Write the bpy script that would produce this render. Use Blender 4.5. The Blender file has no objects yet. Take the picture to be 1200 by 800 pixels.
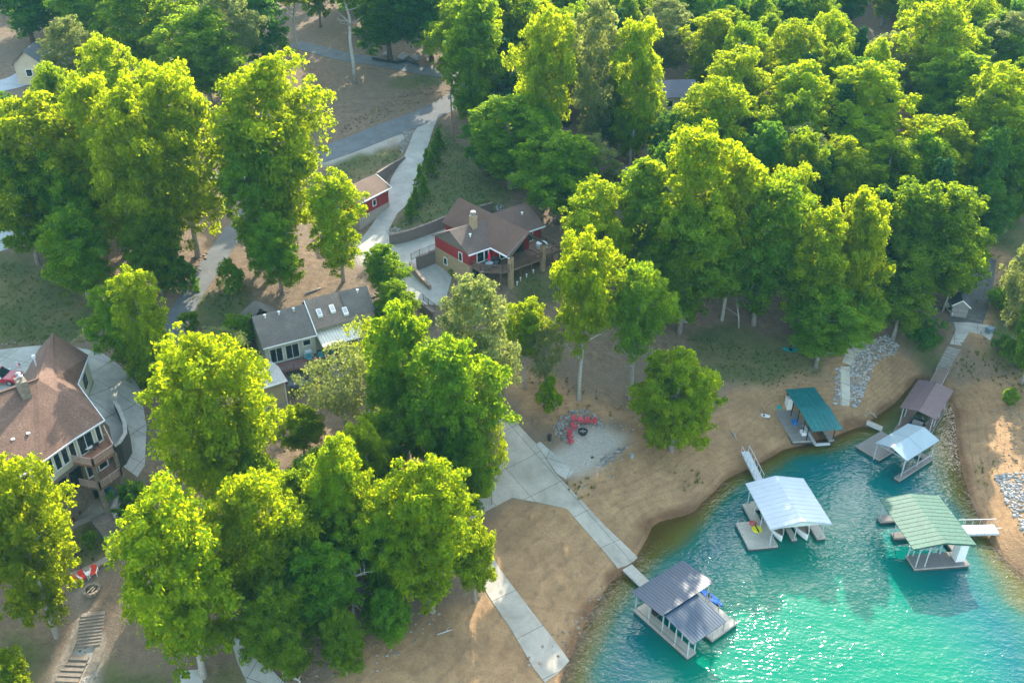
HAZE = 0.00012
EXPO = 2.32
import bpy, bmesh, math, random
import numpy as np
from mathutils import Vector, Matrix
from mathutils.geometry import delaunay_2d_cdt

random.seed(7); RNG = np.random.default_rng(7)
SC = bpy.context.scene
COL = SC.collection

# ------------------------------------------------------------------ camera model (drone, looking down 31 degrees)
F = 1050.0; PT = math.radians(31); HC = 72.0
CP, SP = math.cos(PT), math.sin(PT)
def P(px, py, z):
    x = (px-600)/F; y = -(py-400)/F
    d = (x, CP+y*SP, -SP+y*CP)
    t = (z-HC)/d[2]
    return Vector((d[0]*t, d[1]*t, z))
def proj(x, y, z):
    z = z-HC
    dep = y*CP-z*SP; up = y*SP+z*CP
    return 600+F*x/dep, 400-F*up/dep
def depth(x, y, z):
    return y*CP-(z-HC)*SP

# ------------------------------------------------------------------ terrain height field through surveyed points
SHORE = [(655,812),(672,765),(690,725),(710,690),(728,670),(745,655),(752,640),(765,612),(790,606),(815,600),(838,577),(870,553),(905,535),(940,524),
 (982,512),(1010,499),(1035,481),(1060,458),(1082,440),(1110,470),(1120,510),(1125,540),(1135,575),(1143,600),(1155,625),(1175,650),(1200,672),(1260,720)]
CTRL = [(x,y,0.0) for x,y in SHORE] + [
 (880,455,3.6),(960,445,3.3),(690,500,4.3),(655,510,4.4),(610,540,3.6),(580,480,5.6),(663,470,5.8),(720,470,5.6),(800,480,3.6),(800,540,1.8),(740,560,2.4),(700,620,1.2),
 (600,600,2.6),(640,690,1.0),(500,780,2.2),(600,760,1.0),(330,790,3.2),(420,700,3.6),(400,560,7.0),(480,560,5.2),
 (595,329,14.6),(630,318,14.8),(540,330,13.4),(500,320,13.8),(470,290,14.3),(430,300,14.0),(520,350,12.8),(620,350,12.6),(600,400,9.0),(640,400,9.4),
 (452,236,16.0),(424,270,14.5),(475,220,16.8),(500,170,18.6),(450,155,20.0),(450,110,22.5),(450,75,25),(450,30,28),(450,0,30),(560,240,16.6),(560,200,17.6),(530,160,19),
 (340,440,9.4),(300,410,11.4),(420,400,10.6),(370,350,13.0),(330,380,12.3),(440,370,12.2),(335,470,8.0),(350,500,7.6),
 (20,430,12),(60,400,12.1),(120,425,12),(110,470,11.9),(150,480,9.4),(165,540,7.8),(140,580,6.5),(110,590,6.3),(60,600,6.3),(100,640,5.4),(108,692,4.4),(90,780,2.2),(200,640,5.6),(230,780,3.0),(30,700,4.6),
 (40,350,14.2),(240,320,14.0),(200,400,12.2),(0,300,15.6),(270,260,15.8),(100,250,17.6),(40,90,24),(150,150,21),(250,200,18),(330,290,14.8),(20,20,29),(200,60,26),(330,90,24.4),
 (750,100,22),(750,200,17),(750,300,11),(850,380,6.4),(760,390,7.6),(920,420,4.4),(660,240,15.5),(640,100,22.6),(640,0,30),(850,0,30),
 (1000,380,5.4),(1000,300,9.5),(1000,200,15.5),(1000,100,21.5),(1000,0,29),(1130,350,5.6),(1100,420,2.6),(1150,250,10.5),(1150,120,19),(1200,0,28),
 (1160,480,1.5),(1200,560,2.6),(1200,450,3.2),(1170,400,4.6),(1200,640,1.4),(1240,600,3.4),(1200,330,7),
 (925,495,.55),(905,482,.8),(955,480,1.0),(1020,440,2.6),(1050,430,1.8),
 (800,700,-3),(950,700,-4),(950,600,-3),(1050,570,-2.2),(1045,515,-1.2),(1075,480,-.8),(1100,640,-2.2),(1150,760,-2.6),(1192,740,-1.5),(700,795,-1.5),(735,735,-1.7),(775,700,-2.2),(785,640,-.5),(850,610,-2.0),(870,580,-1.4),(940,548,-1.5),(1000,530,-1.3),(800,620,-.5),(1140,610,-.5),(1160,660,-.7),(1185,712,-.8),
 (900,900,-5),(1200,900,-3),(700,950,-2.5),(450,950,-.6),(0,900,1.2),(200,900,1.2),(-120,600,6.5),(-150,300,16),(-120,100,25),(-100,0,31),(1350,300,9),(1350,100,21),(1350,550,6),(1350,800,4)]
cx = np.array([[*P(*c)[:2]] for c in CTRL]); cz = np.array([c[2] for c in CTRL])
def _u(r2):
    return np.where(r2 > 1e-9, r2*np.log(np.maximum(r2, 1e-9))*.5, 0)
_n = len(cz)
_S = 60.0
q = cx/_S
A = np.zeros((_n+3, _n+3))
A[:_n,:_n] = _u(((q[:,None,:]-q[None,:,:])**2).sum(-1)) + np.eye(_n)*6e-4
A[:_n,_n] = 1; A[:_n,_n+1:] = q; A[_n,:_n] = 1; A[_n+1:,:_n] = q.T
W = np.linalg.solve(A, np.concatenate([cz, [0,0,0]]))
def tps(X, Y):
    out = np.zeros(X.size); X = X.ravel(); Y = Y.ravel()
    for s in range(0, X.size, 20000):
        p = np.stack([X[s:s+20000], Y[s:s+20000]], 1)/_S
        r2 = ((p[:,None,:]-q[None,:,:])**2).sum(-1)
        out[s:s+20000] = _u(r2)@W[:_n]+W[_n]+p@W[_n+1:]
    return out
GX0, GX1, GY0, GY1, GS = -130., 130., 40., 262., .5
gx = np.arange(GX0, GX1+.01, GS); gy = np.arange(GY0, GY1+.01, GS)
# evaluate coarsely (2 m) then refine: the surface is smooth
cgx = np.arange(GX0, GX1+.01, 1.0); cgy = np.arange(GY0, GY1+.01, 1.0)
_X, _Y = np.meshgrid(cgx, cgy)
HCo = tps(_X, _Y).reshape(_X.shape)
def _bil(g, x0, y0, s, X, Y):
    fx = np.clip((X-x0)/s, 0, g.shape[1]-1.0001); fy = np.clip((Y-y0)/s, 0, g.shape[0]-1.0001)
    i = fx.astype(int); j = fy.astype(int); a = fx-i; b = fy-j
    return (g[j,i]*(1-a)+g[j,i+1]*a)*(1-b)+(g[j+1,i]*(1-a)+g[j+1,i+1]*a)*b
_X, _Y = np.meshgrid(gx, gy)
HG = _bil(HCo, GX0, GY0, 1.0, _X, _Y)
def Hn(X, Y): return _bil(HG, GX0, GY0, GS, np.asarray(X, float), np.asarray(Y, float))
def H(x, y): return float(Hn(np.array([x]), np.array([y]))[0])
def G(px, py, dz=0.0):
    x = (px-600)/F; y = -(py-400)/F
    d = np.array((x, CP+y*SP, -SP+y*CP))
    t = np.linspace(40, 420, 3800)
    X, Y, Z = d[0]*t, d[1]*t, HC+d[2]*t
    below = Z < Hn(X, Y)
    k = int(np.argmax(below)) if below.any() else len(t)-1
    a, b = t[max(k-1,0)], t[k]
    for _ in range(18):
        m = (a+b)/2
        if HC+d[2]*m < H(d[0]*m, d[1]*m): b = m
        else: a = m
    return Vector((d[0]*b, d[1]*b, H(d[0]*b, d[1]*b)+dz))

# ------------------------------------------------------------------ materials
MATS = {}
def _mat(name):
    m = bpy.data.materials.new(name); m.use_nodes = True
    nt = m.node_tree; nt.nodes.clear()
    out = nt.nodes.new('ShaderNodeOutputMaterial')
    return m, nt, out
def nd(nt, t, **kw):
    n = nt.nodes.new(t)
    for k, v in kw.items():
        if k.startswith('i_'): n.inputs[k[2:].replace('_', ' ')].default_value = v
        elif isinstance(k, str) and k.startswith('n_'): n.inputs[int(k[2:])].default_value = v
        else: setattr(n, k, v)
    return n
def noise(nt, scale, detail=4, rough=.6, co=None, dist=0):
    n = nd(nt, 'ShaderNodeTexNoise'); n.inputs['Scale'].default_value = scale
    n.inputs['Detail'].default_value = detail; n.inputs['Roughness'].default_value = rough; n.inputs['Distortion'].default_value = dist
    if co is None:
        tc = nd(nt, 'ShaderNodeTexCoord'); co = tc.outputs['Object']
    nt.links.new(co, n.inputs['Vector'])
    return n.outputs['Fac']
def mixc(nt, fac, a, b, mode='MIX'):
    m = nd(nt, 'ShaderNodeMix', data_type='RGBA', blend_type=mode)
    for sock, v in ((m.inputs[0], fac), (m.inputs[6], a), (m.inputs[7], b)):
        if hasattr(v, 'links') or hasattr(v, 'is_output'): nt.links.new(v, sock)
        elif isinstance(v, (int, float)): sock.default_value = v
        else: sock.default_value = (*v, 1)
    return m.outputs[2]
def ramp(nt, fac, lo, hi, a=0., b=1.):
    m = nd(nt, 'ShaderNodeMapRange'); m.inputs[1].default_value = lo; m.inputs[2].default_value = hi
    m.inputs[3].default_value = a; m.inputs[4].default_value = b
    nt.links.new(fac, m.inputs[0]); return m.outputs[0]
def math_(nt, op, a, b=None):
    m = nd(nt, 'ShaderNodeMath', operation=op)
    for i, v in enumerate((a, b)):
        if v is None: continue
        if isinstance(v, (int, float)): m.inputs[i].default_value = v
        else: nt.links.new(v, m.inputs[i])
    return m.outputs[0]
def M(name, col, rough=.75, var=.3, scale=1.2, fine=None, metal=0., bump=0., bscale=12, alt=None, spec=.4, stripes=None):
    """weathered surface: base colour varied by a broad noise and a fine one; stripes=(axis, period, darkness)"""
    if name in MATS: return MATS[name]
    m, nt, out = _mat(name)
    bs = nd(nt, 'ShaderNodeBsdfPrincipled')
    bs.inputs['Roughness'].default_value = rough; bs.inputs['Metallic'].default_value = metal
    bs.inputs['Specular IOR Level'].default_value = spec
    tc = nd(nt, 'ShaderNodeTexCoord')
    dark = tuple(c*(1-var) for c in col); lite = alt or tuple(min(1, c*(1+var*.7)) for c in col)
    c = mixc(nt, ramp(nt, noise(nt, scale, 5, .65, tc.outputs['Object']), .3, .7), dark, lite)
    if fine:
        c = mixc(nt, ramp(nt, noise(nt, fine, 3, .7, tc.outputs['Object']), .35, .7), c, tuple(x*.55 for x in col))
    if stripes:
        ax, per, dk = stripes
        sx = nd(nt, 'ShaderNodeSeparateXYZ'); nt.links.new(tc.outputs['Object'], sx.inputs[0])
        f = math_(nt, 'FRACT', math_(nt, 'MULTIPLY', sx.outputs[ax], 1/per))
        fl = math_(nt, 'FLOOR', math_(nt, 'MULTIPLY', sx.outputs[ax], 1/per))
        wn = nd(nt, 'ShaderNodeTexWhiteNoise', noise_dimensions='1D'); nt.links.new(fl, wn.inputs['W'])
        c = mixc(nt, ramp(nt, wn.outputs['Value'], 0, 1, 0, dk), c, tuple(x*.5 for x in col))
        c = mixc(nt, math_(nt, 'LESS_THAN', f, .1), c, tuple(x*.3 for x in col))
    nt.links.new(c, bs.inputs['Base Color'])
    if bump:
        b = nd(nt, 'ShaderNodeBump'); b.inputs['Strength'].default_value = bump; b.inputs['Distance'].default_value = .1
        nt.links.new(noise(nt, bscale, 4, .7, tc.outputs['Object']), b.inputs['Height'])
        nt.links.new(b.outputs[0], bs.inputs['Normal'])
    nt.links.new(bs.outputs[0], out.inputs[0])
    MATS[name] = m; return m
def leaf_mat(name, cols, trans, tw=.5):
    """cols: three leaf colours (dark, mid, light); trans: colour of light passing through"""
    m, nt, out = _mat(name)
    at = nd(nt, 'ShaderNodeAttribute', attribute_name='tint'); oi = nd(nt, 'ShaderNodeObjectInfo')
    r = nd(nt, 'ShaderNodeValToRGB'); e = r.color_ramp.elements
    e[0].position = .1; e[0].color = (*cols[0], 1); e[1].position = .95; e[1].color = (*cols[2], 1)
    k = e.new(.5); k.color = (*cols[1], 1)
    f = math_(nt, 'ADD', math_(nt, 'MULTIPLY', at.outputs['Fac'], .75), math_(nt, 'MULTIPLY', oi.outputs['Random'], .25))
    nt.links.new(f, r.inputs[0])
    hs = nd(nt, 'ShaderNodeHueSaturation')
    nt.links.new(ramp(nt, oi.outputs['Random'], 0, 1, .472, .518), hs.inputs['Hue']); nt.links.new(r.outputs[0], hs.inputs['Color'])
    nt.links.new(ramp(nt, math_(nt, 'FRACT', math_(nt, 'MULTIPLY', oi.outputs['Random'], 7.3)), 0, 1, .74, 1.2), hs.inputs['Value'])
    d = nd(nt, 'ShaderNodeBsdfPrincipled'); d.inputs['Roughness'].default_value = .7; d.inputs['Specular IOR Level'].default_value = .08
    nt.links.new(hs.outputs[0], d.inputs['Base Color'])
    t = nd(nt, 'ShaderNodeBsdfTranslucent')
    tc = mixc(nt, at.outputs['Fac'], tuple(c*.7 for c in trans), trans)
    nt.links.new(tc, t.inputs['Color'])
    mx = nd(nt, 'ShaderNodeMixShader'); mx.inputs[0].default_value = tw
    nt.links.new(d.outputs[0], mx.inputs[1]); nt.links.new(t.outputs[0], mx.inputs[2]); nt.links.new(mx.outputs[0], out.inputs[0])
    MATS[name] = m; return m

# ------------------------------------------------------------------ mesh builder
class Fr:
    """a local frame on the ground: u along the angle, v to its left"""
    def __init__(s, o, ang): s.o = Vector((o[0], o[1], 0)); s.a = ang; s.c = math.cos(ang); s.s = math.sin(ang)
    def w(s, u, v, z): return Vector((s.o.x+u*s.c-v*s.s, s.o.y+u*s.s+v*s.c, z))
    def l(s, p): d = p-s.o; return d.x*s.c+d.y*s.s, -d.x*s.s+d.y*s.c
def fr_px(A, B, z):
    a, b = P(*A, z), P(*B, z); return Fr(a, math.atan2(b.y-a.y, b.x-a.x))
ID = Fr((0,0), 0)
class MB:
    def __init__(s, fr=ID): s.v = []; s.f = []; s.fr = fr
    def pts(s, ps, faces):
        k = len(s.v); s.v += [s.fr.w(*p) for p in ps]; s.f += [tuple(i+k for i in f) for f in faces]; return s
    def box(s, x0, x1, y0, y1, z0, z1):
        return s.pts([(x0,y0,z0),(x1,y0,z0),(x1,y1,z0),(x0,y1,z0),(x0,y0,z1),(x1,y0,z1),(x1,y1,z1),(x0,y1,z1)],
            [(3,2,1,0),(4,5,6,7),(0,1,5,4),(1,2,6,5),(2,3,7,6),(3,0,4,7)])
    def prism(s, poly, z0, z1):
        n = len(poly); lo = [(p[0],p[1],z0) for p in poly]; hi = [(p[0],p[1],z1) for p in poly]
        return s.pts(lo+hi, [tuple(range(n))[::-1], tuple(range(n,2*n))]+[(i,(i+1)%n,n+(i+1)%n,n+i) for i in range(n)])
    def slab(s, ps, th):
        n = len(ps); lo = [(p[0],p[1],p[2]-th) for p in ps]
        return s.pts(lo+[tuple(p) for p in ps], [tuple(range(n))[::-1], tuple(range(n,2*n))]+[(i,(i+1)%n,n+(i+1)%n,n+i) for i in range(n)])
    def bar(s, a, b, w, h=None, up=(0,0,1)):
        a = Vector(a); b = Vector(b); d = (b-a).normalized(); u = Vector(up)
        if abs(d.dot(u)) > .98: u = Vector((1,0,0))
        x = d.cross(u).normalized(); y = x.cross(d).normalized(); h = h or w
        ps = [c+x*i*w/2+y*j*h/2 for c in (a, b) for i, j in ((-1,-1),(1,-1),(1,1),(-1,1))]
        return s.pts([tuple(p) for p in ps], [(3,2,1,0),(4,5,6,7),(0,1,5,4),(1,2,6,5),(2,3,7,6),(3,0,4,7)])
    def tube(s, path, rad, n=8, cap=True):
        path = [Vector(p) for p in path]; rad = rad if hasattr(rad, '__len__') else [rad]*len(path); ps = []
        for i, p in enumerate(path):
            d = (path[min(i+1,len(path)-1)]-path[max(i-1,0)]).normalized()
            x = d.cross(Vector((.13,.98,.05))).normalized() if abs(d.y) < .9 else d.cross(Vector((1,0,0))).normalized()
            y = d.cross(x)
            ps += [tuple(p+(x*math.cos(2*math.pi*k/n)+y*math.sin(2*math.pi*k/n))*rad[i]) for k in range(n)]
        fs = [(i*n+k, i*n+(k+1)%n, (i+1)*n+(k+1)%n, (i+1)*n+k) for i in range(len(path)-1) for k in range(n)]
        if cap: fs += [tuple(range(n))[::-1], tuple(range((len(path)-1)*n, len(path)*n))]
        return s.pts(ps, fs)
    def lathe(s, c, prof, n=14):
        ps = [(c[0]+r*math.cos(2*math.pi*k/n), c[1]+r*math.sin(2*math.pi*k/n), c[2]+z) for r, z in prof for k in range(n)]
        fs = [(i*n+k, i*n+(k+1)%n, (i+1)*n+(k+1)%n, (i+1)*n+k) for i in range(len(prof)-1) for k in range(n)]
        fs += [tuple(range(n))[::-1], tuple(range((len(prof)-1)*n, len(prof)*n))]
        return s.pts(ps, fs)
    def build(s, name, mat, root=None, smooth=False, bevel=0):
        me = bpy.data.meshes.new(name)
        inv = root_matrix(root).inverted() if root else Matrix.Identity(4)
        me.from_pydata([tuple(inv@p) for p in s.v], [], s.f); me.update()
        bm = bmesh.new(); bm.from_mesh(me); bmesh.ops.recalc_face_normals(bm, faces=bm.faces); bm.to_mesh(me); bm.free()
        if smooth: me.polygons.foreach_set('use_smooth', [True]*len(me.polygons))
        me.materials.append(mat)
        o = bpy.data.objects.new(name, me); COL.objects.link(o); o.parent = root
        if bevel:
            b = o.modifiers.new('edge', 'BEVEL'); b.width = bevel; b.segments = 2; b.limit_method = 'ANGLE'
        return o
def root_matrix(o):
    m = o.matrix_basis.copy()
    return root_matrix(o.parent)@m if o.parent else m
def tag(o, label=None, cat=None, group=None, kind=None):
    if label: o['label'] = label
    if cat: o['category'] = cat
    if group: o['group'] = group
    if kind: o['kind'] = kind
    return o
def thing(name, label, cat, loc=(0,0,0), rz=0, group=None):
    o = bpy.data.objects.new(name, None); COL.objects.link(o); o.empty_display_size = .3
    o.location = loc; o.rotation_euler = (0,0,rz)
    return tag(o, label, cat, group)
def thing_fr(name, label, cat, fr, z=0, group=None): return thing(name, label, cat, (fr.o.x, fr.o.y, z), fr.a, group)
def copy_tree(o, parent=None):
    c = o.copy(); COL.objects.link(c); c.parent = parent
    for ch in [x for x in o.children]: copy_tree(ch, c)
    return c

def in_poly(X, Y, poly):
    r = np.zeros(X.shape, bool); n = len(poly)
    for i in range(n):
        x0, y0 = poly[i]; x1, y1 = poly[(i+1)%n]
        if y0 == y1: continue
        c = ((y0 > Y) != (y1 > Y)) & (X < (x1-x0)*(Y-y0)/(y1-y0)+x0)
        r ^= c
    return r
# ------------------------------------------------------------------ the ground sheet
def grow(a, end, n):
    t = np.linspace(0, 1, n+1)[1:]; return a+(end-a)*t**2.2
xs = np.concatenate([grow(GX0, -2500, 24)[::-1], gx, grow(GX1, 2500, 24)])
ys = np.concatenate([grow(GY0, -1500, 20)[::-1], gy, grow(GY1, 4000, 26)])
TX, TY = np.meshgrid(xs, ys)
TZ = Hn(np.clip(TX, GX0, GX1), np.clip(TY, GY0, GY1))
out_ = np.maximum(TY-GY1, 0); TZ = TZ+28*(1-np.exp(-out_/220))
side = np.maximum(np.abs(TX)-GX1, 0); TZ = np.where((side > 0) & (TZ > 0), TZ+10*(1-np.exp(-side/150)), TZ)
def wob(X, Y, s, seed):
    r = np.random.default_rng(seed); o = np.zeros(X.shape)
    for k in range(9):
        a = r.uniform(0, 6.28); f = s*r.uniform(.5, 2.2); o += np.sin((X*math.cos(a)+Y*math.sin(a))*f+r.uniform(0, 6.28))/9**.5
    return o
PX, PY = proj(TX, TY, TZ)
front = depth(TX, TY, TZ) > 5
amp = F/np.maximum(depth(TX, TY, TZ), 20)
PXw = PX+wob(TX, TY, 1.3, 1)*amp*.55; PYw = PY+wob(TX, TY, 1.3, 2)*amp*.4
ZONES = {
 'sand': [[(300,960),(395,800),(430,748),(500,722),(560,700),(572,690),(566,610),(600,588),(640,592),(662,572),(672,545),(700,520),(745,500),(790,498),(840,470),(868,455),(905,448),(960,438),(985,405),(1005,392),(1050,405),(1072,432),(1085,445),(1112,440),(1120,452),(1150,445),(1210,440),(1320,560),(1320,960)],
          [(1120,330),(1150,285),(1185,300),(1165,380),(1150,420),(1125,380)], [(600,420),(700,470),(790,500),(700,490),(640,500),(590,460)]],
 'grass': [[(-40,285),(30,300),(70,330),(150,372),(112,402),(60,402),(-40,412)], [(382,178),(472,172),(470,186),(430,208),(405,214),(384,200)],
           [(512,140),(535,165),(600,225),(590,250),(520,258),(457,276),(462,258),(492,200)], [(500,85),(522,88),(522,100),(470,104),(450,95)],
           [(800,392),(860,376),(950,410),(965,436),(905,447),(862,452),(820,430)], [(600,320),(660,320),(665,350),(610,362)],
           [(1140,240),(1180,240),(1230,300),(1230,440),(1150,420),(1165,330)], [(74,622),(110,605),(132,618),(128,640),(112,658),(85,666),(70,650)],
           [(215,352),(285,330),(300,352),(285,382),(220,382)], [(0,742),(58,742),(48,800),(0,800)], [(125,780),(212,790),(212,820),(110,820)], [(240,790),(280,775),(300,800),(250,820)],
           [(128,560),(160,560),(170,600),(140,600)], [(1060,395),(1100,392),(1110,430),(1085,440)]],
 'gravel': [[(657,520),(668,512),(683,498),(700,500),(716,505),(738,512),(737,520),(700,543),(696,556),(664,560),(640,540)],
            [(330,190),(382,186),(480,152),(490,155),(480,164),(382,194)], [(58,800),(92,740),(105,690),(112,668),(130,650),(136,600),(60,595),(60,615),(110,600),(128,612),(132,640),(118,664),(95,676),(100,740),(118,770),(100,820)],
            [(150,590),(85,590),(62,575),(60,600),(145,604)], [(420,275),(412,285),(415,305),(432,312),(440,300)]],
}
def blur(m, k=1):
    for _ in range(k):
        m = (m+np.roll(m,1,0)+np.roll(m,-1,0))/3; m = (m+np.roll(m,1,1)+np.roll(m,-1,1))/3
    return m
MASK = {}
for k, polys in ZONES.items():
    m = np.zeros(TX.shape)
    for p in polys: m = np.maximum(m, in_poly(PXw, PYw, p)&front)
    MASK[k] = blur(m.astype(float), 2)
MASK['sand'] = np.maximum(MASK['sand'], np.clip((.35-TZ)/.5, 0, 1))
MASK['wet'] = np.clip((.42+wob(TX, TY, .7, 5)*.2-TZ)/.35, 0, 1)
def grid_mesh(name, X, Y, Z, keep=None):
    ny, nx = X.shape
    me = bpy.data.meshes.new(name)
    idx = np.arange(nx*ny).reshape(ny, nx)
    f = np.stack([idx[:-1,:-1], idx[:-1,1:], idx[1:,1:], idx[1:,:-1]], -1).reshape(-1, 4)
    co = np.stack([X, Y, Z], -1).reshape(-1, 3)
    if keep is not None:
        f = f[keep.ravel()]; used = np.unique(f); mp = np.full(nx*ny, -1); mp[used] = np.arange(len(used)); f = mp[f]; co = co[used]
    else: used = np.arange(nx*ny)
    set_mesh(me, co, f); return me, used
def set_mesh(me, co, f):
    n = f.shape[1]
    me.vertices.add(len(co)); me.vertices.foreach_set('co', co.astype(np.float32).ravel())
    me.loops.add(f.size); me.loops.foreach_set('vertex_index', f.astype(np.int32).ravel())
    me.polygons.add(len(f)); me.polygons.foreach_set('loop_start', (np.arange(len(f))*n).astype(np.int32)); me.polygons.foreach_set('loop_total', np.full(len(f), n, np.int32))
    me.update(calc_edges=True)
def attr(me, name, vals):
    a = me.attributes.new(name, 'FLOAT', 'POINT'); a.data.foreach_set('value', np.asarray(vals, np.float32).ravel())

def ground_mat():
    m, nt, out = _mat('ground')
    bs = nd(nt, 'ShaderNodeBsdfPrincipled'); bs.inputs['Specular IOR Level'].default_value = .2
    tc = nd(nt, 'ShaderNodeTexCoord'); co = tc.outputs['Object']
    n1 = noise(nt, .16, 6, .68, co); n2 = noise(nt, 1.1, 5, .7, co); n3 = noise(nt, 5.5, 3, .75, co); n4 = noise(nt, .5, 6, .75, co, .6)
    A_ = lambda n: nd(nt, 'ShaderNodeAttribute', attribute_name=n).outputs['Fac']
    litter = mixc(nt, ramp(nt, n2, .35, .68), (.115,.08,.052), (.235,.16,.102))
    litter = mixc(nt, ramp(nt, n1, .42, .66), litter, (.155,.115,.08))
    litter = mixc(nt, ramp(nt, n3, .55, .8), litter, (.36,.27,.19))
    grass = mixc(nt, ramp(nt, n2, .32, .7), (.052,.068,.022), (.105,.115,.038))
    grass = mixc(nt, ramp(nt, n1, .45, .7), grass, (.17,.135,.062))
    grass = mixc(nt, ramp(nt, n3, .5, .8), grass, (.05,.075,.018))
    sand = mixc(nt, ramp(nt, n4, .34, .66), (.25,.145,.072), (.395,.245,.125))
    sand = mixc(nt, ramp(nt, n1, .5, .72), sand, (.21,.125,.066))
    sand = mixc(nt, ramp(nt, n3, .54, .8), sand, (.13,.085,.052))
    sand = mixc(nt, ramp(nt, n2, .6, .82, 0, .7), sand, (.125,.105,.055))
    sx = nd(nt, 'ShaderNodeSeparateXYZ'); nt.links.new(co, sx.inputs[0])
    lines = math_(nt, 'SINE', math_(nt, 'ADD', math_(nt, 'MULTIPLY', sx.outputs[2], 19.), math_(nt, 'MULTIPLY', n1, 9.)))
    sand = mixc(nt, math_(nt, 'MULTIPLY', ramp(nt, lines, .35, 1., 0, .55), ramp(nt, n2, .4, .6)), sand, (.16,.10,.06))
    grav = mixc(nt, ramp(nt, n3, .3, .75), (.24,.22,.195), (.47,.44,.39))
    grav = mixc(nt, ramp(nt, n2, .5, .8), grav, (.33,.27,.2))
    c = mixc(nt, A_('grass'), litter, grass)
    c = mixc(nt, A_('sand'), c, sand); c = mixc(nt, A_('gravel'), c, grav)
    wet = mixc(nt, 1., c, (.52,.42,.33), 'MULTIPLY')
    c = mixc(nt, A_('wet'), c, wet)
    nt.links.new(c, bs.inputs['Base Color'])
    nt.links.new(ramp(nt, A_('wet'), 0, 1, .95, .45), bs.inputs['Roughness'])
    b = nd(nt, 'ShaderNodeBump'); b.inputs['Strength'].default_value = .55; b.inputs['Distance'].default_value = .22
    nt.links.new(math_(nt, 'ADD', n3, math_(nt, 'MULTIPLY', n2, 1.6)), b.inputs['Height']); nt.links.new(b.outputs[0], bs.inputs['Normal'])
    nt.links.new(bs.outputs[0], out.inputs[0]); return m
me, _ = grid_mesh('ground', TX, TY, TZ)
for k, v in MASK.items(): attr(me, k, v)
me.materials.append(ground_mat()); me.polygons.foreach_set('use_smooth', [True]*len(me.polygons))
tag(bpy.data.objects.new('ground', me), kind='structure'); COL.objects.link(bpy.data.objects['ground'])

# ------------------------------------------------------------------ the cove
def water_mat():
    m, nt, out = _mat('cove_water')
    tc = nd(nt, 'ShaderNodeTexCoord'); co = tc.outputs['Object']
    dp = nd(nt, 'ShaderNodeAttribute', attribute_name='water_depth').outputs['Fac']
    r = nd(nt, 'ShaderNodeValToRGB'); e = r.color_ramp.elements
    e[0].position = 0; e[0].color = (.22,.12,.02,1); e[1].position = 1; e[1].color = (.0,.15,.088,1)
    for p, c in ((.12,(.15,.14,.02)), (.3,(.012,.10,.075)), (.52,(.0,.09,.098)), (.72,(.0,.115,.10))):  # middle depths bluer and darker: sky-lit shade on the water put into colour
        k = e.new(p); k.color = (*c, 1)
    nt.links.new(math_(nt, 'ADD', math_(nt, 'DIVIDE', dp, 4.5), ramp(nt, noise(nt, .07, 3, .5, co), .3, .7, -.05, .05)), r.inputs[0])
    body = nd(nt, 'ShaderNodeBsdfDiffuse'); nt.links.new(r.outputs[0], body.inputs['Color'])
    clear = nd(nt, 'ShaderNodeBsdfTransparent'); clear.inputs['Color'].default_value = (.62,.66,.5,1)
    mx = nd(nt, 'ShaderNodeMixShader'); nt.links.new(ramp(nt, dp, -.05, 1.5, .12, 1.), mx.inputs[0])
    nt.links.new(clear.outputs[0], mx.inputs[1]); nt.links.new(body.outputs[0], mx.inputs[2])
    mp = nd(nt, 'ShaderNodeMapping'); mp.inputs['Rotation'].default_value = (0,0,.5); mp.inputs['Scale'].default_value = (1,1.7,1); nt.links.new(co, mp.inputs[0])
    w1 = noise(nt, 1.7, 1, .45, mp.outputs[0], .5); w2 = noise(nt, .38, 2, .5, mp.outputs[0], .6)
    b = nd(nt, 'ShaderNodeBump'); b.inputs['Strength'].default_value = 1; b.inputs['Distance'].default_value = .078
    nt.links.new(math_(nt, 'MULTIPLY', math_(nt, 'ADD', w1, math_(nt, 'MULTIPLY', w2, 1.6)), ramp(nt, noise(nt, .1, 3, .6, co, .8), .35, .65, .45, 1.35)), b.inputs['Height'])
    gl = nd(nt, 'ShaderNodeBsdfGlossy'); gl.inputs['Roughness'].default_value = .1; nt.links.new(b.outputs[0], gl.inputs['Normal'])
    fz = nd(nt, 'ShaderNodeFresnel'); fz.inputs['IOR'].default_value = 1.33; nt.links.new(b.outputs[0], fz.inputs['Normal'])
    mg = nd(nt, 'ShaderNodeMixShader'); nt.links.new(fz.outputs[0], mg.inputs[0])
    nt.links.new(mx.outputs[0], mg.inputs[1]); nt.links.new(gl.outputs[0], mg.inputs[2])
    nt.links.new(mg.outputs[0], out.inputs[0]); return m
wx = np.arange(-60, 131, 1.); wy = np.concatenate([np.arange(-300, 40, 20.), np.arange(40, 122, 1.)])
WX, WY = np.meshgrid(wx, wy)
WH = Hn(WX, np.clip(WY, GY0, GY1))
kp = np.minimum.reduce([WH[:-1,:-1], WH[1:,:-1], WH[:-1,1:], WH[1:,1:]]) < .15
me, used = grid_mesh('water', WX, WY, np.zeros(WX.shape), kp)
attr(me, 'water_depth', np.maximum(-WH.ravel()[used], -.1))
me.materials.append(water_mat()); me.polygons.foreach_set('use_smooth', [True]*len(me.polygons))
tag(bpy.data.objects.new('water', me), kind='structure'); COL.objects.link(bpy.data.objects['water'])

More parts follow.
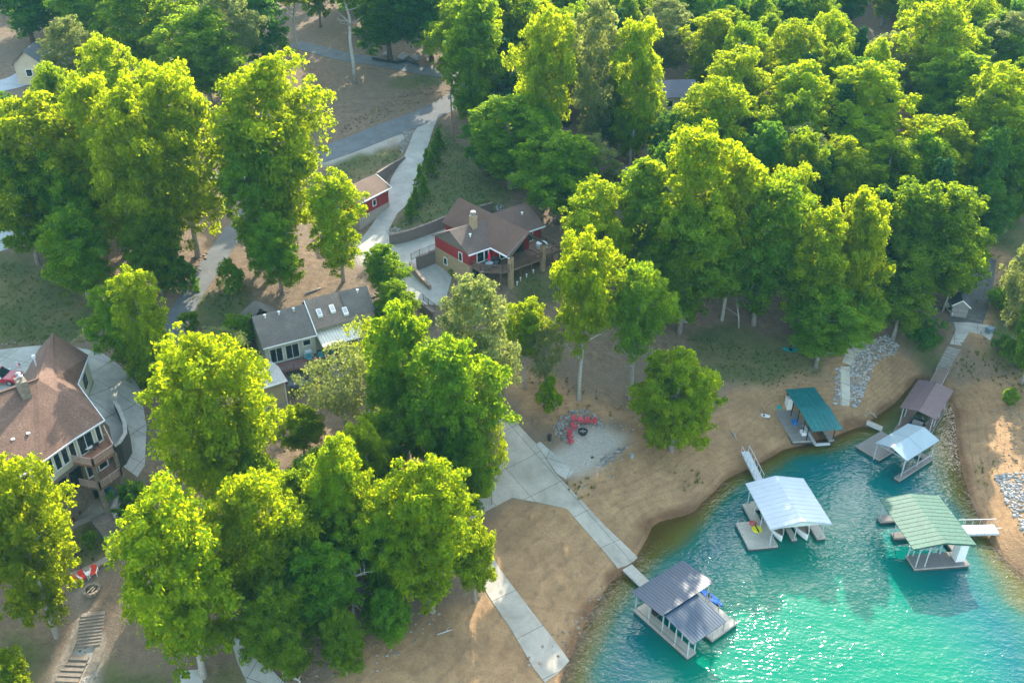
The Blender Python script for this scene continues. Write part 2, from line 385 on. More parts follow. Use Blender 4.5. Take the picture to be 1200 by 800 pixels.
# ------------------------------------------------------------------ sheets laid over the ground: concrete, asphalt
def concrete(name, col, joint=3.6, ang=0, stain=.35, w=.03):
    m, nt, out = _mat(name)
    bs = nd(nt, 'ShaderNodeBsdfPrincipled'); bs.inputs['Roughness'].default_value = .85; bs.inputs['Specular IOR Level'].default_value = .25
    tc = nd(nt, 'ShaderNodeTexCoord'); co = tc.outputs['Object']
    c = mixc(nt, ramp(nt, noise(nt, .35, 6, .7, co, .5), .32, .68), tuple(x*(1-stain) for x in col), tuple(min(1,x*1.1) for x in col))
    c = mixc(nt, ramp(nt, noise(nt, 7, 4, .7, co), .45, .8, 0, .6), c, tuple(x*.62 for x in col))
    c = mixc(nt, ramp(nt, noise(nt, .5, 6, .75, co, 1.2), .56, .75, 0, .55), c, (.36,.27,.18))
    if joint:
        mp = nd(nt, 'ShaderNodeMapping'); mp.inputs['Rotation'].default_value = (0,0,ang); nt.links.new(co, mp.inputs[0])
        br = nd(nt, 'ShaderNodeTexBrick'); br.offset = 0; br.inputs['Scale'].default_value = 1; br.inputs['Mortar Size'].default_value = w
        br.inputs['Brick Width'].default_value = joint; br.inputs['Row Height'].default_value = joint*1.12; br.inputs['Bias'].default_value = -1
        br.inputs['Color1'].default_value = (.9,.9,.9,1); br.inputs['Color2'].default_value = (1,1,1,1); br.inputs['Mortar'].default_value = (.3,.28,.26,1)
        nt.links.new(mp.outputs[0], br.inputs['Vector'])
        c = mixc(nt, 1., c, br.outputs['Color'], 'MULTIPLY')
    nt.links.new(c, bs.inputs['Base Color'])
    b = nd(nt, 'ShaderNodeBump'); b.inputs['Strength'].default_value = .2; b.inputs['Distance'].default_value = .03
    nt.links.new(noise(nt, 9, 4, .7, co), b.inputs['Height']); nt.links.new(b.outputs[0], bs.inputs['Normal'])
    nt.links.new(bs.outputs[0], out.inputs[0]); return m
def drape(name, px, mat, off=.06, step=.7, skirt=.3, world=None):
    pts = [Vector(G(*p)[:2]) for p in px] if world is None else [Vector(p) for p in world]
    b = []
    for i, p in enumerate(pts):
        q_ = pts[(i+1)%len(pts)]; n = max(1, int((q_-p).length/step)); b += [p.lerp(q_, k/n) for k in range(n)]
    x0 = min(p.x for p in b); x1 = max(p.x for p in b); y0 = min(p.y for p in b); y1 = max(p.y for p in b)
    X, Y = np.meshgrid(np.arange(x0+.31, x1, step), np.arange(y0+.27, y1, step)); poly = [(p.x, p.y) for p in b]
    k = in_poly(X, Y, poly); ins = [Vector((x, y)) for x, y in zip(X[k], Y[k])]
    nb = len(b)
    v, e, f, ov, oe, of = delaunay_2d_cdt(b+ins, [], [list(range(nb))], 1, 1e-4)
    vs = [(p.x, p.y, H(p.x, p.y)+off) for p in v]; fs = [tuple(x) for x in f]
    if skirt:
        from collections import Counter
        c = Counter(tuple(sorted((f_[i], f_[(i+1)%len(f_)]))) for f_ in fs for i in range(len(f_)))
        for a, d in [k for k, n in c.items() if n == 1]:
            n0 = len(vs); vs += [(vs[a][0], vs[a][1], vs[a][2]-skirt), (vs[d][0], vs[d][1], vs[d][2]-skirt)]; fs.append((a, d, n0+1, n0))
    me = bpy.data.meshes.new(name); me.from_pydata(vs, [], fs); me.update()
    bm = bmesh.new(); bm.from_mesh(me); bmesh.ops.recalc_face_normals(bm, faces=bm.faces)
    if sum(f_.normal.z for f_ in bm.faces) < 0: bmesh.ops.reverse_faces(bm, faces=bm.faces)
    bm.to_mesh(me); bm.free()
    me.materials.append(mat); o = bpy.data.objects.new(name, me); COL.objects.link(o); return tag(o, kind='structure')
def strip(name, px, width, mat, off=.06, **k):
    c = [Vector(G(*p)[:2]) for p in px]; w = width if hasattr(width, '__len__') else [width]*len(c); L = []; R = []
    # smooth the centre line
    S = []; 
    for i in range(len(c)-1):
        p0, p1, p2, p3 = c[max(i-1,0)], c[i], c[i+1], c[min(i+2,len(c)-1)]
        for t in np.arange(0, 1, .2):
            S.append((.5*((2*p1)+(p2-p0)*t+(2*p0-5*p1+4*p2-p3)*t*t+(3*p1-p0-3*p2+p3)*t**3), w[i]+(w[i+1]-w[i])*t))
    S.append((c[-1], w[-1]))
    for i, (p, ww) in enumerate(S):
        d = (S[min(i+1,len(S)-1)][0]-S[max(i-1,0)][0]).normalized(); n = Vector((-d.y, d.x)); L.append(p+n*ww/2); R.append(p-n*ww/2)
    return drape(name, None, mat, off, world=L+R[::-1], **k)
CONC = concrete('concrete_pale', (.45,.43,.385), 3.2, .35); CONC2 = concrete('concrete_ramp', (.43,.385,.32), 4.4, -.62); CONC3 = concrete('concrete_drive', (.37,.36,.33), 0, 0, .3)
ASPH = concrete('asphalt_aged', (.13,.14,.15), 0, 0, .25); CONC4 = concrete('concrete_warm', (.52,.48,.40), 2.2, .2)
strip('road', [(560,98),(522,124),(450,154),(382,180),(262,210),(200,226),(120,238)], 5.0, ASPH, .07)
strip('driveway_path', [(305,235),(272,275),(240,322),(215,362),(200,400)], [3.4,3.4,3.4,3.2,3.2], ASPH, .05)
strip('upper_road', [(345,52),(400,66),(440,72),(500,83),(560,92)], 4.2, ASPH, .07)
strip('court_road', [(-30,106),(20,96),(60,72),(120,42),(150,44),(190,66),(200,75)], 6, concrete('asphalt_pale', (.34,.36,.39), 0, 0, .2), .06)
strip('far_road', [(960,35),(990,52),(1004,62),(1030,74)], 5, ASPH, .06)
strip('left_lane', [(-40,255),(2,272),(14,290)], 12, concrete('lane_pale', (.40,.42,.44), 0, 0, .15), .06)
drape('driveway', [(513,139),(490,148),(484,158),(473,185),(458,210),(455,228),(447,247),(437,262),(425,278),(418,295),(430,301),(445,311),(462,324),(480,347),(492,357),(521,358),(531,320),(522,297),(514,283),(527,267),(500,275),(470,284),(456,284),(456,268),(466,250),(477,240),(485,222),(493,200),(500,175),(508,150)], CONC3)
drape('boat_ramp', [(570,462),(581,467),(596,485),(629,521),(651,555),(710,617),(748,654),(736,662),(724,666),(664,596),(633,589),(600,583),(567,600),(545,612),(535,600),(560,580),(583,553),(594,518),(576,490)], CONC2)
drape('ramp_slab', [(628.5,520.5),(633,518),(673,553),(663,562),(652,555)], CONC, .11)
drape('lower_ramp', [(556,628),(572,640),(586,667),(601,687),(640,738),(667,774),(656,787),(638,800),(625,782),(600,739),(573,699),(548,655)], CONC2)
drape('car_court', [(-30,412),(0,410),(46,405),(93,408),(120,414),(145,433),(163,452),(172,500),(170,545),(161,559),(146,548),(134,530),(128,500),(100,470),(60,470),(0,470),(-30,470)], CONC)
drape('lower_lane', [(268,738),(285,752),(312,778),(345,812),(295,812),(278,775)], CONC)
drape('lane_end', [(211,786),(236,784),(240,815),(212,815)], CONC)
drape('patio', [(300,424),(398,404),(410,418),(392,428),(378,436),(366,432),(372,446),(352,452),(332,452),(318,440)], concrete('patio_slab', (.36,.39,.40), 2.6, .45))
drape('shore_path', [(1117,378),(1137,378),(1158,381),(1164,392),(1160,399),(1150,392),(1136,389),(1126,405),(1113,403),(1120,387)], CONC)
strip('dirt_track', [(1150,300),(1146,330),(1140,355),(1130,382)], 4.5, concrete('track_dirt', (.115,.105,.098), 0, 0, .3), .04, skirt=.05)
drape('bank_path', [(984,430),(996,430),(996,470),(995,476),(985,475)], CONC4, .1)
drape('upper_bank_path', [(1000,391),(1018,395),(1008,412),(997,428),(987,424)], CONC4, .1)

# ------------------------------------------------------------------ rip-rap, rubble and weeds: stuff nobody could count
def rock_field(name, polys, dens, r0, r1, mat, seed=1, flat=.6):
    rg = np.random.default_rng(seed); ico = bmesh.new(); bmesh.ops.create_icosphere(ico, subdivisions=1, radius=1)
    bv = np.array([v.co[:] for v in ico.verts]); bf = np.array([[v.index for v in f.verts] for f in ico.faces]); ico.free()
    V = []; Fc = []; n0 = 0; tint = []
    for poly in polys:
        w = [(G(*p)) for p in poly]; poly2 = [(p.x, p.y) for p in w]
        a = np.array(poly2); lo = a.min(0); hi = a.max(0); n = int((hi-lo).prod()*dens)
        q_ = rg.uniform(lo, hi, (n, 2)); k = in_poly(q_[:,0], q_[:,1], poly2)
        for x, y in q_[k]:
            r = r0+(r1-r0)*rg.random()**2.2; s = np.array([r*rg.uniform(.7,1.3), r*rg.uniform(.7,1.3), r*flat*rg.uniform(.7,1.3)])
            v = bv*(1+rg.uniform(-.25,.25,(len(bv),1)))*s; t = rg.uniform(0,6.28); c, s_ = math.cos(t), math.sin(t)
            v = np.stack([v[:,0]*c-v[:,1]*s_, v[:,0]*s_+v[:,1]*c, v[:,2]], 1)+np.array([x, y, H(x, y)+r*.15])
            V.append(v); Fc.append(bf+n0); n0 += len(v); tint.append(np.full(len(v), rg.random()))
    if not V: return
    me = bpy.data.meshes.new(name); set_mesh(me, np.concatenate(V), np.concatenate(Fc)); attr(me, 'tint', np.concatenate(tint))
    me.materials.append(mat); o = bpy.data.objects.new(name, me); COL.objects.link(o); return tag(o, kind='stuff')
def rock_mat(name, a, b):
    m, nt, out = _mat(name); bs = nd(nt, 'ShaderNodeBsdfPrincipled'); bs.inputs['Roughness'].default_value = .9
    at = nd(nt, 'ShaderNodeAttribute', attribute_name='tint'); c = mixc(nt, at.outputs['Fac'], a, b)
    c = mixc(nt, ramp(nt, noise(nt, 6, 4), .4, .7, 0, .5), c, tuple(x*.6 for x in a)); nt.links.new(c, bs.inputs['Base Color']); nt.links.new(bs.outputs[0], out.inputs[0]); return m
RK1 = rock_mat('limestone', (.17,.17,.17), (.44,.43,.42)); RK2 = rock_mat('dark_stone', (.14,.135,.13), (.36,.34,.31)); RK3 = rock_mat('brown_stone', (.16,.11,.075), (.34,.26,.19))
rock_field('riprap', [[(1012,400),(1040,392),(1053,402),(1052,412),(1028,425),(1018,445),(1006,478),(997,476),(996,432),(1004,415)], [(978,430),(984,430),(985,474),(977,474)], [(1165,557),(1210,552),(1215,640),(1196,620),(1180,590)]], 22, .1, .27, RK1, 2)
rock_field('rubble', [[(648,500),(656,488),(670,481),(690,480),(704,490),(709,502),(696,500),(680,500),(673,507),(668,520),(658,515),(650,508)], [(697,549),(703,538),(720,528),(736,522),(740,517),(736,525),(722,536),(708,546),(699,549)], [(470,152),(484,156),(476,172),(472,180),(466,170),(474,162)], [(453,270),(470,266),(470,273),(456,277)], [(577,247),(586,238),(590,243),(585,248)]], 26, .08, .24, RK2, 3)
rock_field('pebbles', [[(690,560),(738,522),(780,490),(788,500),(760,530),(715,565)], [(430,748),(470,720),(520,712),(530,730),(470,770),(445,800),(330,800),(360,785)], [(665,560),(700,562),(700,585),(672,580)], [(660,480),(720,470),(780,500),(740,510)]], 2.2, .05, .17, RK2, 4)
rock_field('bank_stones', [[(0,405),(48,398),(60,402),(110,400),(128,408),(150,430),(160,440),(166,430),(130,398),(95,396),(0,398)], [(330,370),(450,342),(450,352),(330,385)], [(225,300),(245,295),(225,335),(215,330)]], 6, .1, .28, RK3, 5)
rock_field('shore_cobbles', [[(905,448),(985,438),(985,452),(910,458)], [(1160,480),(1200,470),(1200,560),(1165,550)], [(600,790),(700,690),(735,665),(740,672),(710,700),(668,775)], [(60,800),(92,745),(100,715),(112,720),(128,760),(105,810)], [(130,600),(134,640),(116,664),(96,676),(94,671),(112,660),(127,640),(126,612)]], 3.0, .06, .2, RK3, 6)
def weeds(name, polys, dens, h, mat, seed):
    rg = np.random.default_rng(seed); V = []; T = []
    for poly in polys:
        poly2 = [(p.x, p.y) for p in [G(*p) for p in poly]]; a = np.array(poly2); lo = a.min(0); hi = a.max(0)
        q_ = rg.uniform(lo, hi, (int((hi-lo).prod()*dens), 2)); q_ = q_[in_poly(q_[:,0], q_[:,1], poly2)]
        z = Hn(q_[:,0], q_[:,1])
        for j in range(9):
            t = rg.uniform(0, 6.28, len(q_)); hh = h*rg.uniform(.5, 1.3, len(q_)); sp = rg.uniform(.1, .5, len(q_))*hh*1.4
            d = np.stack([np.cos(t), np.sin(t), 0*t], 1); p = np.stack([t*0, t*0, t*0+1], 1); b = np.stack([q_[:,0], q_[:,1], z], 1)+d*.06; s_ = np.stack([-np.sin(t), np.cos(t), 0*t], 1)*(.05*h/.3)
            tip = b+d*sp[:,None]+p*hh[:,None]; mid = b+d*sp[:,None]*.4+p*hh[:,None]*.6
            V.append(np.stack([b, mid+s_, tip, mid-s_], 1).reshape(-1, 3)); T.append(np.repeat(rg.random(len(q_)), 4))
    co = np.concatenate(V); me = bpy.data.meshes.new(name); set_mesh(me, co, np.arange(len(co)).reshape(-1, 4)); attr(me, 'tint', np.concatenate(T))
    me.materials.append(mat); o = bpy.data.objects.new(name, me); COL.objects.link(o); return tag(o, kind='stuff')
# ------------------------------------------------------------------ trees
L_POP = leaf_mat('leaf_yellow_green', ((.042,.128,.008), (.085,.185,.006), (.165,.25,.005)), (.71,.80,.005), .57)
L_OAK = leaf_mat('leaf_mid_green', ((.03,.115,.012), (.055,.155,.011), (.11,.205,.009)), (.50,.66,.008), .55)
L_DRK = leaf_mat('leaf_deep_green', ((.018,.088,.018), (.03,.12,.02), (.058,.155,.018)), (.28,.50,.015), .48)
L_PAL = leaf_mat('leaf_pale_green', ((.08,.125,.045), (.125,.17,.06), (.21,.24,.10)), (.50,.55,.10), .45)
L_PIN = leaf_mat('needle_green', ((.014,.06,.024), (.024,.085,.028), (.04,.11,.03)), (.06,.18,.02), .25)
L_FLO = leaf_mat('leaf_red', ((.10,.01,.012), (.2,.015,.02), (.35,.03,.05)), (.35,.03,.03), .3)
BARK = M('bark_grey', (.30,.27,.235), .9, .35, 1.5, 8); BARKD = M('bark_brown', (.14,.10,.075), .9, .35, 1.5, 8); BARKW = M('bark_pale', (.40,.375,.33), .9, .25, 1.2, 7)
def leaf_cloud(C, R, n, leaf, rg, up=.55, squash=.8, W_=1):
    """n small folded leaf sprays over the shells of the clumps C (radius R); returns verts, faces, tint"""
    w = R**2*W_; k = rg.choice(len(C), n, p=w/w.sum())
    d = rg.normal(size=(n, 3)); d[:,2] += up; d /= np.linalg.norm(d, axis=1)[:,None]
    rad = R[k]*np.where(rg.random(n) < .5, rg.uniform(.8, 1.1, n), rg.uniform(.35, 1.5, n))
    pos = C[k]+d*rad[:,None]*np.array([1,1,squash])
    nrm = d*.6+rg.normal(size=(n, 3))*.65+np.array([0,0,.35]); nrm /= np.linalg.norm(nrm, axis=1)[:,None]
    a = np.cross(nrm, rg.normal(size=(n, 3))); a /= np.linalg.norm(a, axis=1)[:,None]; b = np.cross(nrm, a)
    s = (leaf*rg.uniform(.6, 1.35, n))[:,None]
    fold = nrm*s*rg.uniform(.05, .3, (n,1))
    v = np.stack([pos-a*s*.55, pos+b*s*.36+fold, pos+a*s*.6, pos-b*s*.36+fold], 1).reshape(-1, 3)
    ct = rg.random(len(C)); t = np.clip(ct[k]*.5+rg.random(n)*.5, 0, 1)
    return v, np.arange(n*4).reshape(-1, 4), np.repeat(t, 4)
def mesh_leaves(name, v, f, t, mat):
    me = bpy.data.meshes.new(name); set_mesh(me, v, f); attr(me, 'tint', t); me.materials.append(mat); return me
def crown_mesh(name, seed, mat, prof, Rr=5., z0=3.5, z1=18., nl=46, n=15000, leaf=.45, lump=(1.1,2.0), fill=.8, gap=0.):
    rg = np.random.default_rng(seed); C = []; R = []; WT = []
    ph = rg.uniform(0, 6.28, 4)
    for i in range(nl):
        t = (i+.5)/nl; t = t**.85 if prof != 'cone' else t**.95
        a = i*2.39996+rg.uniform(-.35, .35)
        if prof == 'tall': r = (.50+.5*math.sin(math.pi/2*t/.55)) if t < .55 else math.sqrt(max(.02, 1-((t-.55)/.47)**2))
        elif prof == 'round': r = math.sqrt(max(0, 1-(2*t-.92)**2*.86))
        elif prof == 'cone': r = 1.05*(1-t)**.8
        elif prof == 'vase': r = .35+.75*math.sin(math.pi*(t*.72+.02))**.9 if t < .8 else .95*math.sqrt(max(.03, (1-t)/.2))
        r *= .82+.2*math.sin(2*a+ph[0]+5*t)+.16*math.sin(3*a+ph[1]+9*t)
        l = rg.uniform(*lump)*(1-.35*abs(t-.45))*(Rr/5)
        rr = max(0, r*Rr*(1.0 if i%5 else rg.uniform(1.05,1.2))-l*.5)*(1-(1-fill)*rg.random()**1.2*1.4)
        if rg.random() < gap: continue
        c0 = np.array([math.cos(a)*rr, math.sin(a)*rr, z0+l*.6+(z1-z0-l*1.4)*t+rg.uniform(-.5,.5)])
        C.append(c0); R.append(l*.66); WT.append(.4)
        for j in range(10):
            d = rg.normal(size=3); d[2] += .45; d /= np.linalg.norm(d); dd = d*l*rg.uniform(.5,1.3)
            C.append(c0+dd*np.array([1,1,.85])); R.append(l*rg.uniform(.17,.45)); WT.append(1.)
    C = np.array(C); R = np.array(R)
    v, f, t = leaf_cloud(C, R, n, leaf, rg, W_=np.array(WT))
    return mesh_leaves(name, v, f, t, mat)
def trunk_mesh(name, seed, mat, z1=18., r=.28, limbs=9, zb=4., Rr=5., show=.82):
    rg = random.Random(seed); mb = MB(); wob_ = [(rg.uniform(-.25,.25)*k, rg.uniform(-.25,.25)*k) for k in range(6)]
    path = [(wob_[k][0]*.5, wob_[k][1]*.5, -.5+(z1*show+.5)*k/5) for k in range(6)]; rad = [r*1.35, r, r*.85, r*.66, r*.4, r*.14]
    mb.tube(path, rad, 8)
    for i in range(limbs):
        t = rg.uniform(.28,.85); k = min(4, int(t*5)); f = t*5-k; p = Vector(path[k]).lerp(Vector(path[k+1]), f)
        if p.z < zb*.7: p.z = zb*.75
        a = i*2.4+rg.uniform(-.5,.5); ln = Rr*rg.uniform(.5,.85)*(1.15-t*.6); u = rg.uniform(.35,.9)
        m = p+Vector((math.cos(a)*ln*.5, math.sin(a)*ln*.5, ln*u*.35)); e = p+Vector((math.cos(a+.25)*ln, math.sin(a+.25)*ln, ln*u))
        mb.tube([p, m, e], [r*.42*(1.1-t*.5), r*.26, r*.07], 5)
    o = mb.build(name, mat, None, True); me = o.data; bpy.data.objects.remove(o); return me
KIND = {}
def kind(k, nm, mats, prof, seeds, bark, **kw):
    tk = {x: kw.pop(x) for x in ('r','limbs','show') if x in kw}
    vs = []
    for i, s in enumerate(seeds):
        kw2 = dict(kw); kw2['n'] = int(kw['n']*1.4); kw2['leaf'] = kw['leaf']*.83; c = crown_mesh('crown', s, mats[i%len(mats)], prof, **kw2)
        t = trunk_mesh('trunk', s, bark, z1=kw.get('z1', 18.), zb=kw.get('z0', 3.5), Rr=kw.get('Rr', 5.), **tk); vs.append((c, t))
    KIND[k] = (nm, vs, kw.get('Rr', 5.), kw.get('z1', 18.))
kind('P', 'broadleaf_tree', [L_POP], 'tall', (11,12,13,14,15), BARKW, z0=2.2, nl=46, n=25000, leaf=.37, lump=(1.0,2.5))
kind('V', 'broadleaf_tree', [L_POP], 'round', (21,22,23), BARK, z0=2.5, z1=13., nl=44, n=23000, leaf=.37, lump=(1.0,2.3))
kind('O', 'broadleaf_tree', [L_OAK], 'tall', (31,32,33,34), BARK, z0=2.2, nl=46, n=23000, leaf=.39, lump=(1.0,2.4))
kind('R', 'broadleaf_tree', [L_OAK], 'round', (36,37), BARK, z0=1.2, z1=11., nl=44, n=17000, leaf=.38)
kind('K', 'broadleaf_tree', [L_POP, L_OAK], 'tall', (17,18), BARKW, z0=6.3, nl=40, n=19000, leaf=.36, lump=(1.0,2.3))
kind('Q', 'broadleaf_tree', [L_POP], 'round', (25,), BARK, z0=.6, z1=12., nl=48, n=23000, leaf=.37, lump=(1.0,2.2))
kind('D', 'broadleaf_tree', [L_DRK], 'tall', (41,42,43,44), BARKD, z0=1.8, nl=46, n=19000, leaf=.41)
kind('W', 'broadleaf_tree', [L_PAL], 'tall', (51,52), BARK, z0=2.5, nl=44, n=18000, leaf=.34)
kind('S', 'sparse_tree', [L_PAL, L_POP], 'vase', (61,62), BARKW, z0=2.8, z1=12., nl=34, n=5200, leaf=.34, gap=.18, limbs=16, show=.9)
kind('T', 'broadleaf_tree', [L_OAK, L_POP], 'tall', (46,47), BARKW, z0=11.5, z1=20., nl=30, n=12000, leaf=.38, Rr=3.8, lump=(1.0,2.0), r=.2)
kind('N', 'pine_tree', [L_PIN], 'cone', (71,72), BARKD, z0=1.5, nl=50, n=17000, leaf=.36, Rr=4., lump=(.8,1.4))
kind('B', 'shrub', [L_DRK, L_OAK], 'round', (81,82), BARKD, z0=.1, z1=3., nl=22, n=3000, leaf=.22, Rr=1.8, lump=(1.2,1.9), r=.07, limbs=4)
kind('C', 'conical_evergreen', [L_OAK, L_OAK], 'cone', (91,92), BARKD, z0=.15, z1=4.6, nl=44, n=5200, leaf=.2, Rr=1.35, lump=(1.0,1.6), r=.08, limbs=3)
kind('Y', 'sapling', [L_OAK, L_POP], 'round', (95,96), BARK, z0=1.0, z1=5., nl=24, n=3200, leaf=.28, Rr=1.7, lump=(1.4,2.2), r=.07, limbs=5)
TREES = []   # world trunk positions, to keep the fill apart
_rot = random.Random(5)
def plant(k, base, w, h, label, cat='tree', group=None, var=None):
    nm, vs, Rr, z1 = KIND[k]; c, t = vs[var if var is not None else _rot.randrange(len(vs))]
    r = thing(nm, label, cat, (base.x, base.y, base.z), _rot.uniform(0, 6.28), group)
    r.scale = (w/(2*Rr), w/(2*Rr)*_rot.uniform(.93,1.07), h/z1)
    for n_, m_ in (('trunk', t), ('crown', c)):
        o = bpy.data.objects.new(n_, m_); COL.objects.link(o); o.parent = r
    TREES.append((base.x, base.y, w)); return r
def top_z(by, py):
    t = (400-py)/F; return HC+by*(t*CP-SP)/(CP+t*SP)
def tree(k, xc, yt, yb, wpx, label, cat='tree', group=None, var=None):
    """crown centred on column xc, top at row yt, trunk foot at row yb of the survey picture; crown wpx wide"""
    xb = xc
    for _ in range(4):
        g = G(xb, yb); zt = top_z(g.y, yt); zm = g.z+.62*(zt-g.z)
        bx = (xc-600)/F*depth(0, g.y, zm); xb = 600+F*bx/depth(0, g.y, g.z)
    g = Vector((bx, g.y, H(bx, g.y))); zt = top_z(g.y, yt)
    return plant(k, g, wpx/F*depth(0, g.y, zm)*(1.14 if yb < 400 and (xc > 540 or yb < 340) else 1.0), (zt-g.z)*.985, label, cat, group, var)
BT = 'broadleaf tree'
